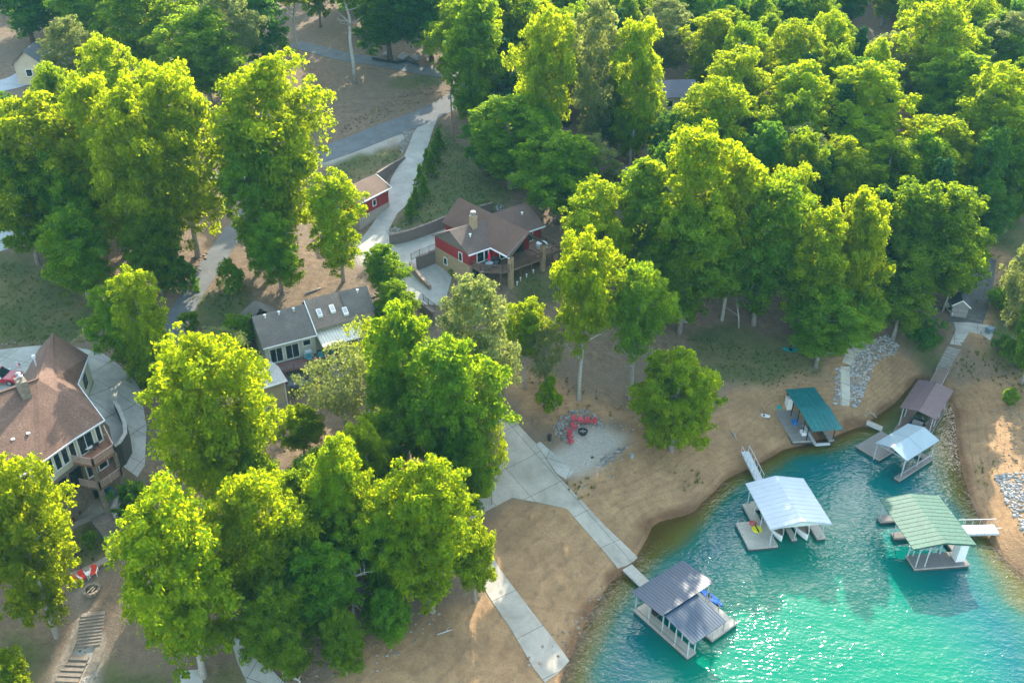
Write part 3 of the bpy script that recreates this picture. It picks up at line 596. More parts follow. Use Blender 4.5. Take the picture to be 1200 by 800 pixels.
for a in [
 # ---- near left
 ('P',205,576,792,148,'huge yellow-green tree at the bottom left, right of the stone steps'),
 ('P',20,535,745,120,'yellow-green tree covering the front left corner of the big brown house'),
 ('V',-4,766,850,70,'cropped tree in the very bottom left corner'),
 ('P',255,388,620,135,'tall yellow-green tree right of the brown house driveway, hiding the beige annex'),
 ('P',222,404,600,70,'bright tree wedged against the left side of the tall driveway tree'),
 ('P',305,548,730,112,'bright green tree directly right of the huge bottom left tree'),
 ('P',396,514,690,82,'narrow yellow-green tree left of the bright yellow tree beside the apron'),
 ('P',500,538,716,128,'bright yellow tree overhanging the concrete apron above the sandy bank'),
 ('V',556,612,705,60,'small yellow crown at the right shoulder of the bright yellow apron tree'),
 ('R',400,716,790,60,'small round green tree at the edge of the sandy bank, bottom centre left'),
 ('O',322,688,795,92,'dark green tree leaning over the pale lane at the bottom'),
 ('O',372,640,745,90,'dark green tree behind the bare grey snags'),
 ('V',352,475,535,56,'little yellow tree in front of the beige annex wall'),
 ('S',398,402,520,92,'thin pale tree below the red deck of the grey house'),
 ('S',435,372,470,60,'sparse pale tree at the right end of the red deck'),
 ('O',470,352,545,92,'tall green tree right of the grey house deck'),
 ('W',556,322,510,98,'round silvery green tree below the red house'),
 ('O',530,398,590,116,'broad dark green tree left of the concrete ramp'),
 ('R',446,482,590,82,'small dark green tree among the trees left of the ramp'),
 ('P',428,495,620,60,'small bright tree at the left of the dark low tree'),
 ('S',576,478,590,44,'slim thin-leaved tree on the left edge of the concrete apron'),
 ('O',545,500,610,80,'dark tree beside the upper left edge of the concrete apron'),
 ('O',470,560,690,84,'dark green tree behind the bright yellow apron tree'),
 ('O',345,600,720,70,'shaded tree in the gap between two bright trees, left of the snags'),
 ('O',352,556,690,84,'green tree between the two bright crowns in front of the beige annex'),
 ('R',300,520,640,70,'green low tree right of the tall driveway tree'),
 ('P',452,590,715,78,'yellow-green tree in the middle of the lower grove, behind the snags'),
 ('R',455,690,752,66,'small green tree at the sandy edge below the bright yellow apron tree'),
 # ---- behind the brown house
 ('P',166,314,460,72,'light yellow-green tree above the brown house driveway'),
 ('W',252,384,470,84,'pale rounded tree left of the grey house stairs'),
 ('O',140,328,435,66,'dark green tree behind the roof peak of the brown house'),
 ('O',88,246,358,92,'dark green tree at the top of the left lawn'),
 ('P',44,108,300,112,'yellow-topped tree at the left edge below the tan house'),
 ('P',118,86,300,86,'tall yellow tree between the left edge trees and the road'),
 ('P',158,92,330,92,'tall yellow-green tree in the middle of the upper left stand'),
 ('P',205,72,300,92,'yellow-green tree at the right side of the upper left stand'),
 ('P',133,42,220,66,'bright tree rising behind the upper left stand'),
 ('O',20,170,310,80,'green tree at the left edge above the lawn'),
 ('O',178,250,345,84,'dark tree left of the curving asphalt path'),
 ('B',208,300,345,50,'dark bush at the left shoulder of the curving asphalt path'),
 ('W',86,18,140,64,'pale green tree beside the tan house'),
 ('W',74,84,150,46,'grey-green low tree in front of the tan house'),
 ('P',318,60,300,122,'giant yellow-green tree beside the road, left of the red garage'),
 ('O',296,150,310,80,'green tree tucked against the left of the giant roadside tree'),
 ('O',322,250,345,72,'low green tree under the giant roadside tree'),
 ('P',394,202,330,66,'two-lobed yellow tree in front of the red garage'),
 ('O',449,286,350,50,'small green tree where the driveways fork'),
 ('O',464,328,390,50,'small green tree at the right end of the grey roof'),
 # ---- middle
 ('P',638,8,205,66,'narrow yellow-topped tree in the wood behind the utility pole'),
 ('O',556,-6,160,80,'tall green tree at the left edge of the wood beside the upper road'),
 ('P',746,22,205,58,'tall yellow-rimmed tree left of the grey roof in the wood'),
 ('W',698,-4,195,62,'silvery tree between two yellow trees in the middle wood'),
 ('O',546,-24,118,74,'tall tree at the left edge of the wood where the road meets the driveway'),
 ('O',586,-34,100,80,'tall tree behind the left edge of the wood, beyond the road'),
 ('P',560,-30,140,56,'tree at the top edge with yellow leaves on its left side'),
 ('O',655,152,262,84,'green tree behind the right wing of the red house'),
 ('W',692,158,256,58,'pale tree right behind the red house'),
 ('O',598,110,222,92,'dark green tree above the lawn right of the utility pole'),
 ('D',570,122,206,50,'dark tree closest to the utility pole'),
 ('P',696,212,345,74,'yellow tree behind the tall yellow tree right of the red house'),
 ('K',684,270,468,88,'tall yellow-topped tree with a pale bare trunk, right of the red house','tree',None,0),
 ('K',746,306,468,78,'green tree with a pale trunk just right of the tallest bare trunk','tree',None,1),
 ('O',752,188,345,80,'green tree behind the trees right of the red house'),
 ('K',616,350,455,58,'yellow-green tree below the red house deck','tree',None,0),
 ('S',640,372,470,44,'thin grey tree left of the tall pale trunk'),
 ('Y',643,442,492,34,'bright green sapling above the red chairs'),
 ('Q',794,412,528,104,'round yellow-green tree standing alone on the sandy bank'),
 # ---- right wood
 ('P',840,90,235,84,'big bright tree right of the grey roof in the wood'),
 ('P',818,148,376,108,'large yellow-shouldered tree at the front of the wood, left of centre'),
 ('P',862,178,375,70,'bright tree at the right shoulder of the large front tree'),
 ('O',806,230,390,88,'deep green lower tree at the front of the wood'),
 ('O',900,204,380,92,'dark green tree in the front row of the wood'),
 ('P',962,242,405,82,'yellow-topped tree left of the tallest front crown'),
 ('P',1006,222,400,80,'yellow-topped tree above the shore, in the front row'),
 ('O',1062,292,398,70,'rounded green tree near the stone path'),
 ('O',968,336,430,92,'low dark tree at the shore above the teal boat dock'),
 ('R',1010,330,410,60,'small dark tree over the shore stones'),
 ('O',1105,212,360,88,'broad green tree left of the dirt track'),
 ('O',1060,210,350,84,'shaded green tree behind the rounded tree near the stone path'),
 ('O',1130,262,350,60,'dark tree leaning over the little shed'),
 ('P',1012,72,215,98,'broad yellow-green tree in the middle of the right wood'),
 ('P',1088,136,255,98,'yellow tree in the right wood above the front row'),
 ('P',1042,160,270,82,'bright yellow tree below the broad one in the right wood'),
 ('P',1160,72,225,92,'yellow tree near the right edge of the upper wood'),
 ('P',1172,118,250,78,'green-yellow tree at the right edge of the wood'),
 ('W',1186,14,130,76,'pale grey-green tree at the top right edge'),
 ('P',1094,-4,150,86,'yellow tree cut off by the top edge at the right'),
 ('W',1040,36,140,70,'silvery tree below the far road in the upper wood'),
 ('P',930,22,150,66,'yellow-rimmed tree left of the far road'),
 ('P',972,12,130,44,'narrow yellow tree at the left edge of the far road'),
 ('P',935,68,200,80,'yellow tree in the upper middle of the right wood'),
 ('P',862,58,190,80,'bright domed tree in the upper wood above the grey roof'),
 ('P',980,158,270,70,'bright tree right of the front row gap'),
 ('W',932,146,260,66,'pale tree in the middle of the right wood'),
 ('O',1120,56,190,80,'green tree in the upper right wood'),
 ('P',835,14,120,66,'round tree with a lit rim at the top, above the grey roof'),
 ('W',780,-4,100,66,'round grey-green tree at the top edge, centre right'),
 # ---- right edge
 ('W',1216,234,420,62,'open-crowned tree at the right edge beside the dirt track'),
 ('R',1222,330,450,54,'yellow-lit tree at the right edge above the sandy shore'),
 # ---- top left wood
 ('D',22,-60,52,84,'dark tree in the top left corner'),
 ('O',108,-60,70,84,'dark tree at the top edge behind the tan house'),
 ('O',168,-40,100,90,'mid green tree at the top edge over the pale road'),
 ('O',236,8,130,90,'green tree above the upper left road'),
 ('W',262,-20,120,66,'pale-flecked tree at the top edge, left of the slim trunks'),
 ('D',300,-46,90,70,'dark tree behind the slim pale trunks'),
 ('T',340,-40,66,64,'tree on two slim pale trunks at the top of the field'),
 ('T',407,-70,98,76,'tree on a single long pale trunk in the field'),
 ('D',452,-70,72,92,'dark tree behind the upper road'),
 ('D',502,-60,72,84,'dark tree at the right end of the upper road'),
]: tree(*a)
# shrubs and garden plants
tree('B',270,304,344,36,'clipped shrub on the slope right of the asphalt path','shrub')
tree('B',222,364,386,26,'dark low bush beside the foot of the asphalt path','shrub')
tree('B',278,370,410,46,'dark bush against the left wall of the grey house','shrub')
tree('B',154,566,606,48,'dark shrub between the curved kerb and the driveway','shrub')
tree('B',1085,372,412,44,'dark bush at the foot of the dirt track','shrub')
tree('B',170,420,452,46,'dark bush above the kerb of the brown house driveway','shrub')
for x, y, l in ((527,306,'left'), (531,314,'right')): tree('B',x,y,y+9,9,'small shrub against the brick wall of the red house, %s of the pair'%l,'shrub')
tree('B',440,362,384,26,'green bush at the right corner of the grey house','shrub')
EV = [(513,152,176,20,'topmost'),(510,166,190,20,'second from the top'),(500,176,200,17,'third from the top'),(505,178,208,19,'fourth from the top'),(492,194,220,17,'fifth from the top'),(496,206,233,19,'sixth from the top'),(487,220,243,17,'second from the bottom'),(481,234,257,19,'bottommost')]
for x, yt, yb, w, l in EV: tree('C',x,yt-1,yb,w*.92,'conical evergreen in the row along the driveway, '+l,'evergreen','evergreens lining the driveway')
for x, yt, yb, w, l in ((1196,345,372,40,'yellow-green bush beside the dirt track at the right edge'),(1178,392,410,26,'bush right of the paved corner of the shore path'),(1196,398,430,44,'ragged bush above the sand at the right edge'),(1172,335,360,30,'small scrubby bush in the sunlit grass beside the dirt track'),(1185,455,475,20,'lone scrubby bush on the right sandy shore')): tree('B',x,yt,yb,w,l,'bush')
for i, (x, y, l) in enumerate(((92,596,'upper right of three red flowering plants by the front terrace'),(84,606,'middle of three red flowering plants by the front terrace'),(77,611,'lower left of three red flowering plants by the front terrace'))):
    r = tree('B', x, y, y+7, 8, l, 'flowering plant', 'red flowering plants by the terrace'); r.name = 'flowering_plant'
    for c in r.children:
        if c.name.startswith('crown'):
            c.data = c.data.copy(); c.data.materials.clear(); c.data.materials.append(L_FLO)
r = tree('B', 104, 622, 640, 20, 'dark red-leaved shrub in the middle of the oval planting bed', 'shrub')
# bare snags
def snag(px, py, yt, label, lean, seed):
    g = G(px, py); h = top_z(g.y, yt)-g.z; rg = random.Random(seed); t = thing('dead_tree', label, 'dead tree', g)
    mb = MB(Fr(g, 0)); z = g.z; mb.tube([(0,0,z-.4), (lean*.3,0,z+h*.4), (lean*.7,.1,z+h*.75), (lean,0,z+h)], [.16,.12,.08,.03], 7); mb.build('trunk', BARKW, t, True)
    for k in range(6):
        f = rg.uniform(.4,.92); a = rg.uniform(0,6.28); b = Vector((lean*f, 0, z+h*f)); l = rg.uniform(1.2,2.6)
        m2 = MB(Fr(g, 0)); e = b+Vector((math.cos(a)*l, math.sin(a)*l, l*.6)); m2.tube([b, b.lerp(e,.5)+Vector((0,0,.15)), e], [.06,.04,.012], 5)
        m2.tube([b.lerp(e,.55), b.lerp(e,.6)+Vector((math.sin(a)*.8, math.cos(a)*.8, .7))], [.03,.01], 4); m2.build('branch', BARKW, t)
snag(393,740,660,'bare grey dead tree rising among dark leaves, left of a pair',.2,1)
snag(414,740,668,'bare grey leaning dead tree, right of a pair among dark leaves',.9,2)
snag(940,410,350,'bare forked dead tree above the teal boat dock',.8,3)
snag(1104,365,312,'leaning dead trunk at the wood edge beside the shed',1.2,4)
snag(1176,382,345,'fallen-looking bare snag at the sunlit edge of the dirt track',1.6,6)
snag(866,384,350,'bare branching snag at the foot of the front wood',-1.0,5)
# the packed woods: what shows between and behind the trees above
WOODS = [([(556,150),(600,60),(700,20),(820,-30),(1230,-30),(1230,230),(1130,330),(1060,380),(980,400),(900,372),(830,365),(760,340),(700,330),(650,250),(600,215),(560,165)], 'tree deep in the packed green wood above the cove', 'trees packed in the wood above the cove', 185),
         ([(-30,-30),(380,-30),(380,30),(330,75),(180,72),(60,48),(-30,70)], 'dark tree in the shaded wood along the top left', 'trees in the shaded top left wood', 26),
         ([(330,-30),(560,-30),(556,40),(500,62),(430,52),(380,38)], 'shaded tree of the wood behind the upper road', 'trees in the wood behind the upper road', 14),
         ([(10,190),(200,180),(205,290),(140,330),(80,330),(10,280)], 'shaded tree standing under the yellow crowns left of the road', 'shaded trees under the upper left crowns', 11),
         ([(350,610),(470,600),(480,690),(410,710),(300,720),(290,660)], 'shaded tree under the bright crowns at the lower left', 'shaded trees under the lower left crowns', 15),
         ([(640,-36),(1230,-36),(1230,10),(640,10)], 'distant dark tree along the top edge of the wood', 'distant trees along the top edge', 32)]
_r = random.Random(11)
KEEP = [G(785,135), G(718,232), G(1002,62), G(38,85)]
for poly, lab, grp, n in WOODS:
    w = [G(min(1260,max(-60,p[0])), p[1]) if p[1] > -20 else G(p[0], -20) for p in poly]; wp = [(p.x, p.y) for p in w]
    a = np.array(wp); lo = a.min(0); hi = a.max(0); got = 0; tries = 0
    while got < n and tries < 9000:
        tries += 1; x = _r.uniform(lo[0], hi[0]); y = _r.uniform(lo[1], hi[1])
        if not in_poly(np.array([x]), np.array([y]), wp)[0]: continue
        if any((x-t[0])**2+(y-t[1])**2 < (3.8 if t[2] > 4 else 2)**2 for t in TREES): continue
        if any(abs(x-k.x) < 8 and k.y-26 < y < k.y+8 for k in KEEP): continue
        k = _r.choice('OODOPDNO'); h = _r.uniform(13, 19) if 'lower left' not in grp else _r.uniform(8, 11); plant(k, Vector((x, y, H(x, y))), _r.uniform(7, 10), h, lab, 'tree', grp); got += 1
# trees just outside the frame that shade what is inside it
for x, y in ((118,150),(112,135),(124,165),(-92,100),(-100,120),(-78,88),(-60,66),(-56,56),(104,128)):
    plant(_r.choice('PO'), Vector((x, y, H(x, y))), 9, 18, 'green tree just beyond the edge of the photo', 'tree', 'trees beyond the edges of the photo')
# ------------------------------------------------------------------ house materials
SH_B = M('shingle_brown', (.165,.09,.062), .9, .28, .5, 5, bump=.35, bscale=9, alt=(.215,.128,.09)); SH_R = M('shingle_russet', (.15,.083,.06), .9, .2, .45, 8, bump=.25, bscale=9)
SH_G = M('shingle_grey', (.185,.155,.132), .9, .3, .5, 7, bump=.25, bscale=9); SH_GB = M('shingle_greybrown', (.26,.19,.145), .9, .25, .5, 7, bump=.25, bscale=9)
SH_GR = M('shingle_garage', (.20,.125,.088), .9, .3, .35, 7, bump=.25, bscale=9)
RED = M('siding_red', (.30,.022,.025), .7, .12, .8, stripes=(2,.2,.12)); CREAM = M('siding_cream', (.60,.57,.45), .7, .1, .8, stripes=(2,.2,.08)); BEIGE = M('siding_beige', (.47,.39,.28), .7, .12, .8, stripes=(2,.2,.08))
STONE = M('stone_veneer', (.27,.215,.16), .95, .45, 2.2, 5, bump=.6, bscale=5); BRICK = M('brick_tan', (.45,.31,.18), .9, .3, 2.5, 9, bump=.4, bscale=8)
WHITE = M('white_trim', (.74,.73,.70), .55, .08, 1); GLASS = M('window_glass', (.012,.03,.036), .08, .3, .6, spec=.8); DARKIN = M('dark_interior', (.02,.019,.018), .9, .3)
DECKR = M('deck_red', (.19,.085,.065), .8, .3, 1, 9, stripes=(0,.15,.3)); RAILR = M('rail_red', (.24,.06,.045), .75, .25, 1.5); DECKB = M('deck_brown', (.24,.15,.105), .85, .25, 1, 9, stripes=(0,.15,.3))
DECKT = M('deck_terracotta', (.30,.145,.085), .85, .25, 1, stripes=(0,.15,.2)); TANR = M('rail_tan', (.42,.30,.24), .75, .15, 1.5); WALLB = M('retaining_block', (.225,.17,.145), .9, .2, 1.2, 9, bump=.3, stripes=(2,.2,.15))
WALLG = M('retaining_dark', (.085,.075,.068), .9, .3, 1.2, 6, bump=.4); BLOCK = M('concrete_block', (.40,.38,.345), .9, .2, 1.2, 8, bump=.2); BLACKM = M('black_metal', (.02,.02,.022), .45, .3, 2); GREYM = M('grey_metal', (.35,.36,.37), .4, .2, 2, metal=.6)
GABLE = M('gable_taupe', (.17,.135,.115), .8, .15, 1, stripes=(2,.2,.12)); TIMBER = M('timber_brown', (.17,.10,.065), .8, .3, 1.5, 8); GUTTER = M('gutter_white', (.62,.63,.66), .45, .1, 1)
CONCW = M('concrete_wall', (.40,.40,.385), .9, .25, .8, 5, bump=.2)
def window(root, mb_fr, a, b, z0, z1, mat_f=WHITE, wd=.09, name='window'):
    """a window on the wall line a->b (frame coords), frame proud of the wall, its glass a sub-part"""
    a = Vector((*a, 0)); b = Vector((*b, 0)); d = (b-a).normalized(); n = Vector((d.y, -d.x, 0)); L = (b-a).length
    f = MB(mb_fr); g = MB(mb_fr)
    def rect(m, s0, s1, h0, h1, o0, o1):
        ps = []
        for h in (h0, h1):
            for s, o in ((s0,o0),(s1,o0),(s1,o1),(s0,o1)): p = a+d*s+n*o; ps.append((p.x, p.y, h))
        m.pts(ps, [(3,2,1,0),(4,5,6,7),(0,1,5,4),(1,2,6,5),(2,3,7,6),(3,0,4,7)])
    rect(f,-wd,0,z0-wd,z1+wd,-.02,.07); rect(f,L,L+wd,z0-wd,z1+wd,-.02,.07); rect(f,0,L,z1,z1+wd,-.02,.07); rect(f,0,L,z0-wd,z0,-.02,.09)
    if L > 1.3: rect(f,L/2-.035,L/2+.035,z0,z1,-.01,.05)
    rect(g,0,L,z0,z1,-.01,.025)
    fo = f.build(name, mat_f, root); g.build('pane', GLASS, fo); return fo
def quad_wall(mb, a, b, za, zb, z0, th=.25):
    """thin wall under a line a->b with its top at za..zb"""
    a = Vector((*a,0)); b = Vector((*b,0)); d = (b-a).normalized(); n = Vector((-d.y,d.x,0))*th
    mb.pts([(a.x,a.y,z0),(b.x,b.y,z0),(b.x+n.x,b.y+n.y,z0),(a.x+n.x,a.y+n.y,z0),(a.x,a.y,za),(b.x,b.y,zb),(b.x+n.x,b.y+n.y,zb),(a.x+n.x,a.y+n.y,za)],
      [(3,2,1,0),(4,5,6,7),(0,1,5,4),(1,2,6,5),(2,3,7,6),(3,0,4,7)])
def railing(root, fr, path, z, h=.95, mat=RAILR, step=.22, post=1.6, name='railing', pw=.1, bal=.035):
    mb = MB(fr)
    for a, b in zip(path[:-1], path[1:]):
        a = Vector((*a,z)); b = Vector((*b,z)); L = (b-a).length; d = (b-a)/L; up = Vector((0,0,1))
        mb.bar(a+up*h, b+up*h, .1, .06); mb.bar(a+up*.12, b+up*.12, .05, .05)
        n = max(1, round(L/post))
        for i in range(n+1): p = a+d*L*i/n; mb.bar(p, p+up*(h+.05), pw)
        n = max(1, int(L/step))
        for i in range(1, n): p = a+d*L*i/n; mb.bar(p+up*.12, p+up*h, bal)
    return mb.build(name, mat, root)
def vent(root, p, mat=WHITE, h=.35, r=.13):
    mb = MB(); mb.lathe(p, [(r*.7,-.2),(r*.7,h*.6),(r*1.4,h*.62),(r*1.4,h)], 10); return mb.build('roof_vent', mat, root)

# ------------------------------------------------------------------ big brown house (left)
def V2(p): return (p[0], p[1])
o = P(60, 470, 12); BH = thing('brown_house', 'large house with brown hip shingle roof and stone balconies at the left edge', 'house', (o.x, o.y, 6.2))
ze = 15.5
E1, E2, E3, E4 = P(122,492,ze), P(87,514,ze), P(48,542,ze), P(-16,584,ze)
R0, R1 = P(44,444,19.7), P(-40,474,19.7); R0b = P(63,442,18.9); VV = P(91,450,ze); W0 = P(62,391,18.6); WE = P(104,416,ze); WL = P(46,408,ze); LL = P(23,449,ze); B1 = P(-46,478,ze); WR = P(48,431,18.6)
E5 = P(-60,520,ze)
rf = MB()
for f in ([E1,R0,E2],[E2,R0,E3],[E3,R0,R1,E4],[R0b,VV,E1],[R0,R0b,E1],[W0,WE,VV,R0b],[W0,R0b,R0,WR],[W0,WR,LL,WL],[WR,R0,LL],[R0,R1,B1,LL],[R1,E5,E4],[R1,B1,E5]):
    rf.slab([tuple(p) for p in f], .12)
roof = rf.build('roof', SH_B, BH)
rc = MB()
for a, b in ((W0,WR),(WR,R0),(R0,R1),(R0b,W0),(R0,E2)):
    if (a,b) != (R0,E2) and (a,b) != (R0b,W0): rc.bar(a+Vector((0,0,.04)), b+Vector((0,0,.04)), .3, .08)
rc.build('ridge_cap', SH_R, roof)
gt = MB()
for a, b in ((E1,E2),(E2,E3),(E3,E4),(VV,E1),(WE,VV)): gt.bar(a+Vector((0,0,-.08)), b+Vector((0,0,-.08)), .16, .18)
gt.build('gutter', GUTTER, roof)
cen = P(60,470,ze)
def inset(p, k=.5): d = Vector((cen.x-p.x, cen.y-p.y, 0)).normalized()*k; return (p.x+d.x, p.y+d.y)
e1, e2, e3, e4, vv = inset(E1,.9), inset(E2,.9), inset(E3,.9), inset(E4,.7), inset(VV,.12)
wm = P(68,432,ze)
we = (WE.x-.2, WE.y-.25); vw = (VV.x-.55, VV.y-.1)
# main upper walls
mb = MB(); mb.prism([vv, we, (WL.x+.5, WL.y-.5), (LL.x+.6, LL.y), inset(B1), e4, e3, e2, e1], 12.1, ze-.14); mb.build('upper_wall', CREAM, BH)
mb = MB(); mb.prism([(vv[0]+.05,vv[1]), (we[0]+.05,we[1]+.02), (WL.x+.5, WL.y-.45), (LL.x+.55, LL.y), inset(B1,.4), inset(E4,.65), inset(E3,.85), inset(E2,.85), inset(E1,.85)], 5.6, 12.1); mb.build('lower_wall', STONE, BH)
# gable at the back of the wing
mb = MB(); mb.slab([(WE.x-.3,WE.y-.3,ze), (W0.x,W0.y-.3,W0.z-.15), (WL.x+.3,WL.y-.3,ze)], .1); mb.build('gable', CREAM, BH)
# window of the cream side wall
a = Vector(vw).lerp(Vector(we), .42); b = Vector(vw).lerp(Vector(we), .62)
a = Vector(vv).lerp(Vector(we), .40); b = Vector(vv).lerp(Vector(we), .62); window(BH, ID, a, b, 13.3, 14.6, BLACKM, .06)
# front sun room: wide panes between white posts
def along(p, q, n, m0=.04):
    for i in range(n): yield Vector(p).lerp(Vector(q), i/n+m0), Vector(p).lerp(Vector(q), (i+1)/n-m0)
for a, b in along(e3, e2, 4): window(BH, ID, a, b, 12.95, 15.0, WHITE, .11)
for a, b in along(e4, e3, 4): window(BH, ID, a, b, 12.95, 15.0, WHITE, .11)
# porch opening under the roof corner: wide dark pane stands for its shaded recess
a = Vector(e2).lerp(Vector(e1), .1); b = Vector(e2).lerp(Vector(e1), .62); f = window(BH, ID, a, b, 12.55, 15.0, WHITE, .16, 'glass_door')
a = Vector(e2).lerp(Vector(e1), .78); b = Vector(e2).lerp(Vector(e1), .94); window(BH, ID, a, b, 12.8, 15.0, WHITE, .14)
# three balcony levels
def outl(z, pts): return [V2(P(x, y, z)) for x, y in pts]
up = [e2]+outl(12.5, [(83,541),(110,546),(135,529),(124,507)])+[e1]
mb = MB(); mb.prism(up, 12.2, 12.5); mb.build('deck', DECKT, BH); railing(BH, ID, up[1:5], 12.5, .95, TANR, .16, 1.4, 'railing', .13, .07)
mid = [(x+(o.x-x)*.0, y) for x, y in up]
mb = MB(); mb.prism(mid, 9.1, 9.35); mb.build('deck', DECKB, BH); railing(BH, ID, mid[1:5], 9.35, .95, TANR, .16, 1.4, 'railing', .13, .07)
mb = MB(); mb.prism([e3, e2, mid[1], tuple(Vector(mid[1])+(Vector(e3)-Vector(e2)))], 9.1, 9.35); mb.build('deck', DECKT, BH)
railing(BH, ID, [mid[1], tuple(Vector(mid[1])+(Vector(e3)-Vector(e2)))], 9.35, .95, TANR, .16, 1.4, 'railing', .13, .07)
for k, p in enumerate([up[1], up[2], up[3], up[4], tuple(Vector(mid[1])+(Vector(e3)-Vector(e2))), tuple(Vector(mid[1])+.5*(Vector(e3)-Vector(e2)))]):
    q_ = Vector(p)+(Vector((cen.x, cen.y))-Vector(p)).normalized()*.25
    mb = MB(Fr(q_, -.9)); mb.box(-.28,.28,-.28,.28,H(*q_)-.4,9.1); mb.box(-.2,.2,-.2,.2,9.1,12.2)
    mb.build('column', STONE, BH)
for (s, n_) in ((.12,'glass_door'),(.55,'glass_door')):
    a = Vector(e2).lerp(Vector(e1), s); b = Vector(e2).lerp(Vector(e1), s+.3); window(BH, ID, inset(Vector((*a,0)),-.06), inset(Vector((*b,0)),-.06), 9.5, 11.6, WHITE, .12, n_)
    window(BH, ID, inset(Vector((*a,0)),-.06), inset(Vector((*b,0)),-.06), 6.6, 8.7, BLACKM, .08, n_)
for a, b in along(e3, e2, 2, .08): window(BH, ID, inset(Vector((*a,0)),-.06), inset(Vector((*b,0)),-.06), 9.5, 11.6, BLACKM, .08, 'glass_door')
# chimney and vents
c0 = P(30,470,18.4); c1 = P(22,452,20.8)
fr = Fr((c0.x, c0.y+.3), math.radians(-48)); mb = MB(fr); mb.box(-.75,.75,-.45,.45,16.5,20.9); ch = mb.build('chimney', STONE, roof)
mb = MB(fr)
for s in (-.35,.35): mb.lathe((s,0,20.9), [(.16,0),(.16,.45),(.27,.47),(.27,.62),(.1,.75)], 10)
mb.build('chimney_pot', GREYM, roof)
for x, y in ((16,517),(34,510)):
    t = 17.1 if x == 16 else 17.0; vent(roof, P(x, y, t))
s0 = P(44,432,17.2); mb = MB(); mb.tube([s0-Vector((0,0,.4)), s0+Vector((0,0,1.5))], .1, 8); mb.lathe((s0.x, s0.y, s0.z+1.5), [(.2,0),(.2,.3),(.05,.35)], 8); mb.build('flue', GUTTER, roof)
# curved retaining wall dropping from the court to the lower driveway
def wall_px(name, label, px, zt, zb, th, mat, cat='wall', capm=None, world=None):
    pts = [Vector(V2(P(x, y, z))) for (x, y), z in zip(px, zt)]; r = thing(name, label, cat, (pts[0].x, pts[0].y, zb[0])); mb = MB(); cp_ = MB()
    L = []; R = []
    for i, p in enumerate(pts):
        d = (pts[min(i+1,len(pts)-1)]-pts[max(i-1,0)]).normalized(); n = Vector((-d.y, d.x))*th/2; L.append(p+n); R.append(p-n)
    for i in range(len(pts)-1):
        q8 = [(L[i],zb[i]),(L[i+1],zb[i+1]),(R[i+1],zb[i+1]),(R[i],zb[i]),(L[i],zt[i]),(L[i+1],zt[i+1]),(R[i+1],zt[i+1]),(R[i],zt[i])]
        mb.pts([(p.x,p.y,z) for p, z in q8], [(3,2,1,0),(4,5,6,7),(0,1,5,4),(1,2,6,5),(2,3,7,6),(3,0,4,7)])
        e = 1.25
        def w_(p, q_): c = (p+q_)/2; return c+(p-c)*e
        c8 = [(w_(L[i],R[i]),zt[i]+.003),(w_(L[i+1],R[i+1]),zt[i+1]+.003),(w_(R[i+1],L[i+1]),zt[i+1]+.003),(w_(R[i],L[i]),zt[i]+.003)]
        cp_.pts([(p.x,p.y,z) for p, z in c8]+[(p.x,p.y,z+.09) for p, z in c8], [(3,2,1,0),(4,5,6,7),(0,1,5,4),(1,2,6,5),(2,3,7,6),(3,0,4,7)])
    mb.build('wall_face', mat, r); cp_.build('coping', capm or mat, r); return r
wall_px('retaining_wall', 'curved dark retaining wall beside the brown house, along its lower driveway', [(134,470),(140,480),(146,495),(147,508),(140,519),(131,525)], [11.6,11.4,11.2,11,10.8,10.6], [8.6,8.2,7.4,7,6.6,6.4], .35, WALLG, capm=BLOCK)
# garden walls and stairs in front of the brown house
wall_px('garden_wall', 'curving pale stone kerb wall at the foot of the driveway, by the dark shrub', [(160,572),(148,576),(137,584),(132,596),(136,606)], [6.9,6.8,6.6,6.3,6.1], [5,5,5,5,5], .35, BLOCK)
wall_px('garden_wall', 'low pale stone wall round the oval planting bed', [(66,628),(88,615),(109,606),(121,611),(128,628),(131,642),(127,654),(113,662),(96,670),(84,674)], [5.95,5.95,5.95,5.85,5.65,5.5,5.3,5.2,5.1,5.1], [4]*10, .65, STONE, capm=M('stone_cap', (.36,.30,.24), .95, .4, 3, 6, bump=.5))
wall_px('garden_wall', 'rough stone edging left of the lower stone steps', [(96,724),(88,745),(80,765),(66,790),(56,815)], [3.6,3.1,2.6,2.1,1.7], [1.5,1,1,.6,.3], .7, STONE)
wall_px('garden_wall', 'rough stone edging right of the lower stone steps', [(118,742),(120,752),(112,775),(104,790),(98,812)], [3.1,2.8,2.4,2.0,1.6], [1.5,1,1,.6,.3], .7, STONE)
STEP = M('step_timber', (.23,.185,.145), .85, .3, 1.5, 7)
def steps(label, px0, px1, n, w, mat=STEP, cat='steps', dep=.24, grp=None):
    a, b = G(*px0), G(*px1); fr = Fr((a.x, a.y), math.atan2(b.y-a.y, b.x-a.x)); r = thing_fr('stone_steps' if mat is not DECKB else 'wooden_steps', label, cat, fr, a.z); L = (Vector(V2(b))-Vector(V2(a))).length
    for i in range(n):
        u = L*(i+.5)/n; c = fr.w(u, 0, 0); z = H(c.x, c.y); mb = MB(fr); mb.box(u-dep, u+dep, -w/2, w/2, z-.25, z+.15); mb.build('step', mat, r)
    return r
steps('upper flight of timber-edged steps between the terrace and the oval planting bed', (138,624), (121,602), 9, 2.8)
steps('short flight of steps between the upper flight and the fire ring', (144,648), (141,632), 4, 2.0)
steps('lower flight of timber-edged steps below the fire ring', (104,757), (110,718), 10, 2.2)
steps('bottom flight of stone steps at the lower left edge', (78,800), (92,768), 5, 2.2)

